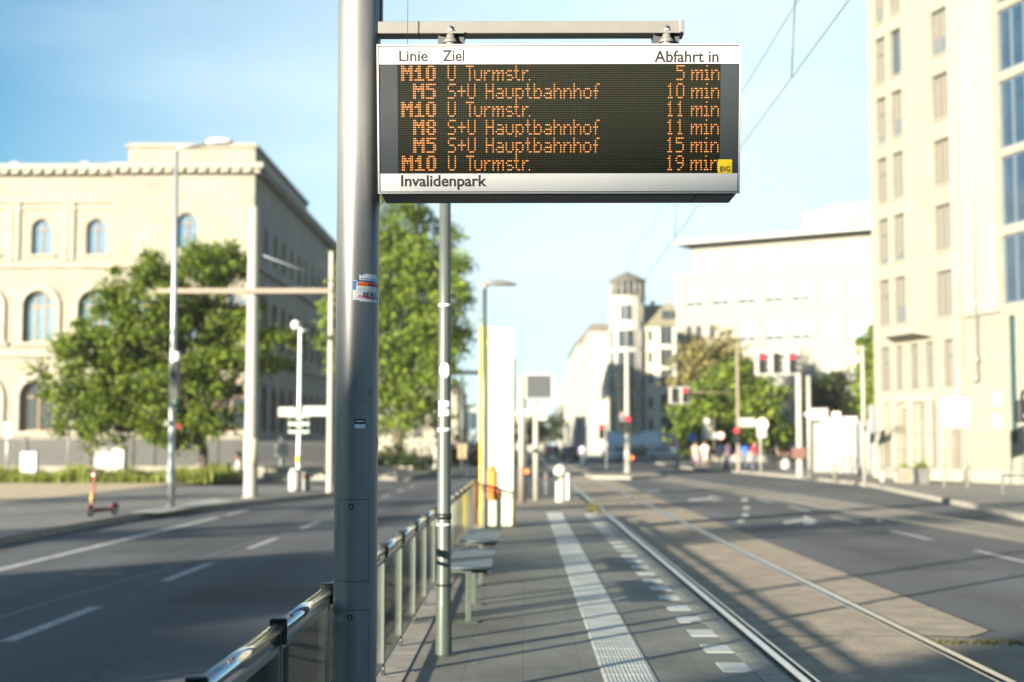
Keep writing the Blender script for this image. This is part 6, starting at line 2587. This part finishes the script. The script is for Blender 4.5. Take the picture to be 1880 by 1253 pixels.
mb.tube([(pr_.x + .3, YR, SZ), (pr_.x + .3, YR, 4.0)], .07, 10)
mb.build('signal_post', M_GALV, t)
# signs left of the stop pillar
t, b = sign_post('grey post with two pale oval signs between lamp post and stop pillar', 858, 905, SZ, [(849, 861, 742, 785, 'box', M_SIGNW), (862, 876, 742, 788, 'box', mat('sign_oval', (.6, .6, .55), .5))], Y=70, r=.07, m=M_POLEG)
t, b = sign_post('dark post with an ochre plate left of the stop pillar', 848, 880, SZ, [(841, 858, 815, 842, 'box', mat('ochre_plate', (.3, .22, .12), .7))], Y=84, r=.09, m=M_POLEG, top=690)
t7, b7, h7 = pole_thing('catenary_mast', 'far pale mast with a horizontal beam left of the stop pillar', 800, 870, SZ, 620, .17, .13, M_MAST, 'mast', group=G_C, Yfix=92.0)
mb = MB()
zb_ = P(850, 685, 92).z
mb.box(b7.x, P(884, 685, 92).x, 91.7, 91.8, zb_ - .12, zb_ + .12)
mb.build('cross_beam', M_BEAM, t7)

# overhead wires above the tram track
for nm, z, x, r, lab in (('contact_wire', 5.52, 2.8, .009, 'lower tram contact wire rising past the right of the board'), ('messenger_wire', 6.75, 2.86, .009, 'upper tram carrying wire steeper beside the lower one')):
    mb = MB()
    if nm == 'contact_wire':
        mb.tube([(x, 1, z), (x, 110, z)], r * .5, 6)
    else:
        pts = []
        for k in range(41):
            y = 1 + k * 109 / 40
            pts.append((x, y, z - .45 * (1 - ((y % 36) - 18) ** 2 / 324)))
        mb.tube(pts, r * .5, 6)
    tag(mb.build(nm, M_POST), lab, 'wire')
for y in (14.6, 26.0, 38.0, 50, 62):
    mb = MB()
    mb.tube([(2.8, y, 5.53), (2.85, y, 6.3 + .1)], .006, 6)
    tag(mb.build('wire_dropper', M_POST), 'thin vertical dropper linking the two tram wires', 'wire', 'droppers between the tram wires')
mb = MB()
mb.tube([P(1270, 400, 84), P(1152, 560, 84)], .012, 6)
tag(mb.build('span_wire', M_POST), 'faint slanting span wire below the board, over the far crossing', 'wire')


# ================================================================== SCOOTER, BICYCLE, CARS
b = G(166, 949, SZ)
sc_ = thing('e_scooter', 'salmon red rental scooter parked alone on the pavement by the kerb', 'scooter', tuple(b))
dirv = Vector((.20, .66, 0)).normalized()
fw = b + Z * .11
rw = fw + dirv * .88 + X1 * .03
mred = mat('scooter_red', (.30, .085, .075), .5)
mdk = mat('scooter_dark', (.10, .03, .035), .5)
for c, nm in ((fw, 'wheel'), (rw, 'wheel')):
    mb = MB()
    pts = [c + dirv * .10 * cos(a) + Z * .10 * sin(a) for a in [2 * pi * k / 16 for k in range(17)]]
    mb.tube(pts, .025, 8, 0, False)
    mb.disc(c - Vector((dirv.y, -dirv.x, 0)) * .015, .07, Vector((dirv.y, -dirv.x, 0)), .03, 14, 1)
    mb.build(nm, [M_TYRE, M_SIGNG], sc_)
mb = MB()
mb.tube([fw + dirv * .14 + Z * .02, rw - dirv * .08 + Z * .02], .05, 10)
mb.tube([rw - dirv * .16 + Z * .10, rw + Z * .14, rw + dirv * .12 + Z * .08], .04, 8)
mb.build('deck', mdk, sc_)
mb = MB()
top = fw + Vector((.075, .02, .90))
mb.tube([fw + dirv * .02 + Z * .05, fw + dirv * .06 + Z * .2, top], [.03, .035, .028], 10)
mb.build('stem', mred, sc_)
mb = MB()
c = fw + Vector((.02, 0, .30))
mb.tube([c - Z * .08, c + Z * .10], .042, 10)
mb.build('stem_sticker', mat('dull_yellow', (.40, .30, .08), .6), sc_)
mb = MB()
s_ = Vector((dirv.y, -dirv.x, 0))
mb.tube([top - s_ * .22 - Z * .01, top + Z * .02, top + s_ * .22 - Z * .01], .018, 8)
mb.build('handlebar', M_BLACK, sc_)

mb = MB()
mb.tube([fw + dirv * -.11 + Z * .06, fw + dirv * -.06 + Z * .12, fw + dirv * .05 + Z * .14], [.03, .034, .03], 8)
mb.build('mudguard', mdk, sc_)
mb = MB()
mb.tube([top + s_ * .16, top + s_ * .10 - dirv * .08 - Z * .08, top - Z * .25 - dirv * .05, fw + Z * .3 - dirv * .04], .006, 6)
mb.build('brake_cable', M_BLACK, sc_)
mb = MB()
mb.disc(top - Z * .10 - dirv * .04, .03, -dirv, .03, 12)
mb.build('headlight', M_SIGNG, sc_)

# bicycle leaning by the hoarding
q = P(1558, 880, 60)
bk = thing('bicycle', 'dark bicycle parked against the white hoarding', 'bicycle', (q.x, 60, SZ))
for dx in (-.52, .52):
    mb = MB()
    c = Vector((q.x + dx, 60, SZ + .34))
    mb.tube([c + Vector((.32 * cos(a), 0, .32 * sin(a))) for a in [2 * pi * k / 24 for k in range(25)]], .02, 6, 0, False)
    for k in range(8):
        a = pi * k / 8
        mb.tube([c + Vector((.32 * cos(a), 0, .32 * sin(a))), c - Vector((.32 * cos(a), 0, .32 * sin(a)))], .004, 4)
    mb.build('wheel', M_TYRE, bk)
mb = MB()
hub, bb_, seat_, head = Vector((q.x - .52, 60, SZ + .34)), Vector((q.x - .08, 60, SZ + .30)), Vector((q.x - .2, 60, SZ + .80)), Vector((q.x + .36, 60, SZ + .82))
for a, c in ((hub, bb_), (hub, seat_), (bb_, seat_), (bb_, head), (seat_, head), (head, Vector((q.x + .52, 60, SZ + .34)))):
    mb.tube([a, c], .018, 8)
mb.build('frame', M_POLEG, bk)
mb = MB()
mb.tube([seat_, seat_ + Z * .12], .014, 6)
mb.hexa([seat_ + Vector(v) for v in ((-.14, -.07, .12), (.14, -.02, .12), (.14, .02, .12), (-.14, .07, .12), (-.14, -.07, .17), (.14, -.02, .16), (.14, .02, .16), (-.14, .07, .17))])
mb.build('saddle', M_BLACK, bk)
mb = MB()
mb.tube([head, head + Z * .16 + X1 * -.02], .014, 6)
mb.tube([head + Vector((-.1, -.27, .16)), head + Vector((0, 0, .18)), head + Vector((-.1, .27, .16))], .013, 6)
mb.build('handlebar', M_BLACK, bk)


def car(label, x, y, rz, paint, hatch=True):
    """a small hatchback; local y is along the car"""
    t = thing('parked_car', label, 'car', (0, 0, 0))
    half = .86
    prof = [(-2.0, .35), (-2.05, .62), (-1.95, .86), (-1.05, .95), (-.45, 1.40), (.95, 1.44), (1.75, 1.02), (1.98, .9), (2.02, .45), (1.9, .32)]
    mb = MB()
    N = len(prof)
    secs = [(-half, .93), (-half * .96, 1.0), (half * .96, 1.0), (half, .93)]
    ring = []
    for sx_, k in secs:
        row = []
        for (yy, zz) in prof:
            tum = 1 - max(0, zz - .9) * .32
            row.append(Vector((sx_ * tum, yy * (k if zz < .9 else 1), zz if zz < .9 else .9 + (zz - .9) * (k + (1 - k) * .2))))
        ring.append(row)
    for a, c in zip(ring[:-1], ring[1:]):
        for i in range(N):
            j = (i + 1) % N
            mb.face([a[i], a[j], c[j], c[i]], 0, False)
    mb.face(ring[0])
    mb.face(list(reversed(ring[-1])))
    mb.build('body', paint, t, bevel=.05)
    for sx_ in (-1, 1):
        mb = MB()
        x1_ = lambda z: sx_ * (half * (1 - (z - .9) * .32) + .006)
        mb.face([(x1_(.97), -.95, .97), (x1_(.97), 1.45, .99), (x1_(1.34), .88, 1.34), (x1_(1.34), -.42, 1.34)])
        mb.build('side_window', M_GLASS, t)
    mb = MB()
    mb.face([(-.72, -1.06, .975), (.72, -1.06, .975), (.62, -.52, 1.37), (-.62, -.52, 1.37)])
    mb.build('windscreen', M_GLASS, t)
    mb = MB()
    mb.face([(-.70, 1.72, 1.06), (.70, 1.72, 1.06), (.62, 1.03, 1.41), (-.62, 1.03, 1.41)])
    mb.build('rear_window', M_GLASS, t)
    for sx_ in (-1, 1):
        for yy in (-1.25, 1.25):
            mb = MB()
            mb.tube([(sx_ * .68, yy, .31), (sx_ * .885, yy, .31)], .31, 20)
            w_ = mb.build('wheel', M_TYRE, t)
            mb = MB()
            mb.tube([(sx_ * .88, yy, .31), (sx_ * .892, yy, .31)], .19, 16)
            mb.build('rim', M_GALV, w_)
        mb = MB()
        mb.box(sx_ * .62 - .14, sx_ * .62 + .14, -2.045, -1.97, .64, .78)
        mb.build('headlight', M_WHITE, t)
    t.location = (x, y, 0)
    t.rotation_euler = (0, 0, rz)
    for ch in [o for o in COL.objects if o.parent is t]:
        ch.matrix_parent_inverse = Matrix.Identity(4)
    return t


q = P(1222, 845, 150)
car('silver hatchback parked right of the awning, before the turret house', q.x, 150, radians(75), mat('silver_paint', (.38, .40, .43), .3, .3))
q = P(1134, 845, 140)
car('pale blue car in front of the awning, left of the island mast', q.x, 140, radians(20), mat('pale_blue_paint', (.40, .52, .66), .3))
q = P(1046, 840, 150)
car('dark car far down the street among the walkers', q.x, 150, radians(5), mat('dark_paint', (.05, .06, .07), .3))
q = P(1015, 838, 175)
car('small grey car at the end of the street by the dark trees', q.x, 175, radians(-4), mat('grey_paint', (.16, .18, .20), .3))


# ================================================================== PEOPLE
def person(label, x, y, z, rz, top, legs, hair=M_HAIR, stride=.22, lift=0.0, skirt=False, group=None, extra=None):
    """one skinned body; clothes are faces of that body, hair is a child"""
    H = 1.72
    J = dict(pel=(0, 0, .95), sp=(0, .01, 1.15), ch=(0, 0, 1.36), nk=(0, -.01, 1.49), hb=(0, -.02, 1.57), ht=(0, -.015, 1.68))
    V = [J['pel'], J['sp'], J['ch'], J['nk'], J['hb'], J['ht']]
    R = [(.150, .11), (.135, .10), (.165, .105), (.055, .055), (.078, .088), (.062, .072)]
    E = [(0, 1), (1, 2), (2, 3), (3, 4), (4, 5)]

    def chain(start, pts):
        prev = start
        for p_, r_ in pts:
            V.append(p_)
            R.append((r_, r_))
            E.append((prev, len(V) - 1))
            prev = len(V) - 1
        return prev

    ends = []
    for s_ in (-1, 1):
        f = stride * s_
        chain(0, [((s_ * .09, 0, .88), .092), ((s_ * .10, -f * .5 - .02, .50), .062), ((s_ * .10, -f + (.06 if f < 0 else 0), .10), .042), ((s_ * .105, -f - .10, .045), .038), ((s_ * .11, -f - .17, .03), .028)])
        e_ = chain(2, [((s_ * .185, .0, 1.40), .062), ((s_ * .225, f * .35 + .02, 1.14), .046), ((s_ * .235, f * .7 - .05 - lift * .2, .91 + lift * .3), .034), ((s_ * .235, f * .8 - .08 - lift * .25, .83 + lift * .36), .030)])
        ends.append((V[e_], s_))
    me = bpy.data.meshes.new('person')
    me.from_pydata(V, E, [])
    o = bpy.data.objects.new('person', me)
    COL.objects.link(o)
    md = o.modifiers.new('skin', 'SKIN')
    md.use_smooth_shade = True
    for i, sv in enumerate(me.skin_vertices[0].data):
        sv.radius = R[i]
        sv.use_root = (i == 0)
    sd = o.modifiers.new('sub', 'SUBSURF')
    sd.levels = 1
    sd.render_levels = 1
    dg = bpy.context.evaluated_depsgraph_get()
    nm = bpy.data.meshes.new_from_object(o.evaluated_get(dg))
    bpy.data.objects.remove(o)
    mb = MB()
    mb.v = [tuple(v.co) for v in nm.vertices]
    for pl in nm.polygons:
        c = pl.center
        mb.f.append(tuple(pl.vertices))
        mb.s.append(True)
        arm = abs(c.x) > .19
        if c.z < .07:
            mi = 3
        elif c.z > 1.475:
            mi = 0
        elif arm and c.z < 1.16:
            mi = 0
        elif c.z > .95 or (skirt and c.z > .60):
            mi = 1
        else:
            mi = 2
        mb.m.append(mi)
    bpy.data.meshes.remove(nm)
    # face and fingers grow on the same mesh
    mb.hexa([(-.012, -.10, 1.60), (.012, -.10, 1.60), (.010, -.06, 1.60), (-.010, -.06, 1.60), (-.006, -.092, 1.645), (.006, -.092, 1.645), (.006, -.06, 1.645), (-.006, -.06, 1.645)], 0)
    for s_ in (-1, 1):
        mb.disc((s_ * .032, -.092, 1.645), .011, (0, -1, 0), .006, 8, 3)
        mb.tube([(s_ * .082, -.01, 1.60), (s_ * .09, -.005, 1.65)], .014, 6, 0)
    mb.box(-.025, .025, -.098, -.09, 1.572, 1.582, 4)
    for (ex, ey, ez), s_ in ends:
        for k, ln in enumerate((.075, .085, .08, .062)):
            yy = ey - .025 + k * .017
            mb.tube([(ex, yy, ez - .01), (ex - s_ * .004, yy - .004, ez - .05), (ex - s_ * .018, yy - .008, ez - .02 - ln)], [.0085, .008, .006], 6, 0)
        mb.tube([(ex - s_ * .005, ey - .03, ez + .03), (ex - s_ * .018, ey - .05, ez), (ex - s_ * .02, ey - .055, ez - .03)], [.010, .009, .006], 6, 0)
    if skirt:
        mb.lathe((0, 0, 0), [(.14, .98), (.20, .75), (.24, .55), (.23, .55), (.13, .97)], 16, 1)
    if extra == 'bag':
        mb2 = None
    t = mb.build('person', [M_SKIN, top, legs, M_SHOE, mat('lips', (.35, .12, .1), .6)])
    tag(t, label, 'person', group)
    hm = MB()
    prof = [(.02, 1.745), (.06, 1.735), (.088, 1.70), (.092, 1.655), (.085, 1.60), (.06, 1.56)]
    N = 14
    base = len(hm.v)
    for r, zz in prof:
        for k in range(N):
            a = 2 * pi * k / N
            yy = sin(a) * r * 1.05
            if yy < -.03 and zz < 1.69:
                yy = -.02
            hm.v.append((cos(a) * r * .95, yy + .005, zz))
    for i in range(len(prof) - 1):
        for k in range(N):
            hm.f.append((base + i * N + k, base + i * N + (k + 1) % N, base + (i + 1) * N + (k + 1) % N, base + (i + 1) * N + k))
            hm.m.append(0)
            hm.s.append(True)
    hm.f.append(tuple(range(N)))
    hm.m.append(0)
    hm.s.append(True)
    hh = hm.build('hair', hair)
    hh.parent = t
    t.location = (x, y, z)
    t.rotation_euler = (0, 0, rz)
    return t


def cl(name, c):
    return mat('cloth_' + name, c, .85, var=.08, scale=20)


FOLK = [
    (1277, 86, SZ, 0.2, 'person in a peach top and pale pink trousers near the warning triangle', (.62, .36, .28), (.60, .42, .46), False),
    (1294, 86, SZ, -.1, 'person all in white beside the one in a peach top', (.70, .68, .62), (.62, .50, .46), False),
    (1322, 89, SZ, 3.1, 'person in a pale lilac shirt under the green tree', (.42, .40, .50), (.16, .17, .22), False),
    (1336, 88.5, SZ, .4, 'person in a mauve top left of the slim signal pole', (.34, .22, .34), (.24, .26, .34), False),
    (1367, 89, SZ, 2.8, 'person in a bright blue jacket behind the slim signal pole', (.02, .10, .40), (.06, .10, .16), False),
    (1386, 88.5, SZ, .1, 'person in a dark red top and grey-blue trousers under the tree', (.32, .03, .05), (.20, .22, .34), False),
    (1426, 90, SZ, 1.2, 'person in a beige coat bending towards a white bag', (.58, .46, .38), (.52, .42, .34), False),
    (1441, 92, SZ, -.6, 'person with a red cap in dark clothes beside the beige coat', (.10, .05, .04), (.05, .04, .035), False),
    (1006, 120, 0, 3.0, 'person in a pink top walking away down the street', (.50, .16, .22), (.16, .2, .26), False),
    (1022, 126, 0, .2, 'person in a dark brown jacket next to the pink top', (.07, .05, .045), (.12, .12, .16), False),
    (1036, 118, 0, 3.2, 'person in a violet-blue shirt in the crowd down the street', (.20, .20, .42), (.14, .14, .2), False),
    (1049, 124, 0, .1, 'person with a red bag in black clothes in the far crowd', (.06, .05, .06), (.2, .05, .06), False),
    (1069, 112, 0, 2.9, 'person in a pale blue shirt and dark trousers nearest the traffic island', (.36, .44, .68), (.03, .06, .10), False),
    (1180, 160, SZ, 0, 'person in a pale violet shirt standing in the dark shop front', (.30, .27, .34), (.08, .06, .08), False),
]
for i, (px, Y, z, rz, lab, c1, c2, sk) in enumerate(FOLK):
    q = P(px, 840, Y)
    person(lab, q.x, Y, z, rz, cl('top%d' % i, c1), cl('legs%d' % i, c2), M_SIGNR if 'red cap' in lab else M_HAIR, stride=.12 + .16 * ((i * 37) % 10) / 10, lift=.25 if 'bending' in lab else 0, skirt=sk)
q = P(1443, 862, 89)
bg = thing('bag', 'round white bag on the ground by the person in a beige coat', 'bag', (q.x, 89, SZ))
mb = MB()
mb.lathe((q.x, 89, SZ), [(.22, 0), (.30, .1), (.30, .45), (.2, .6), (.06, .66)], 16)
mb.build('body', M_SIGNW, bg)
mb = MB()
mb.tube([(q.x - .1, 89, SZ + .62), (q.x - .07, 89, SZ + .76), (q.x + .07, 89, SZ + .76), (q.x + .1, 89, SZ + .62)], .015, 6)
mb.build('handle', M_BEAM, bg)


# ================================================================== HAZE
hm_ = bpy.data.materials.new('haze_air')
hm_.use_nodes = True
hn_ = hm_.node_tree
hn_.nodes.clear()
ho_ = hn_.nodes.new('ShaderNodeOutputMaterial')
hv = hn_.nodes.new('ShaderNodeVolumePrincipled')
hv.inputs['Color'].default_value = (0.93, 0.96, 1.0, 1)
hv.inputs['Density'].default_value = 0.00022
hv.inputs['Anisotropy'].default_value = 0.0
hn_.links.new(hv.outputs[0], ho_.inputs['Volume'])
mb = MB()
mb.box(-960, 960, -960, 1660, -1.0, 32.0)
struct(mb.build('haze', hm_), 'stuff')
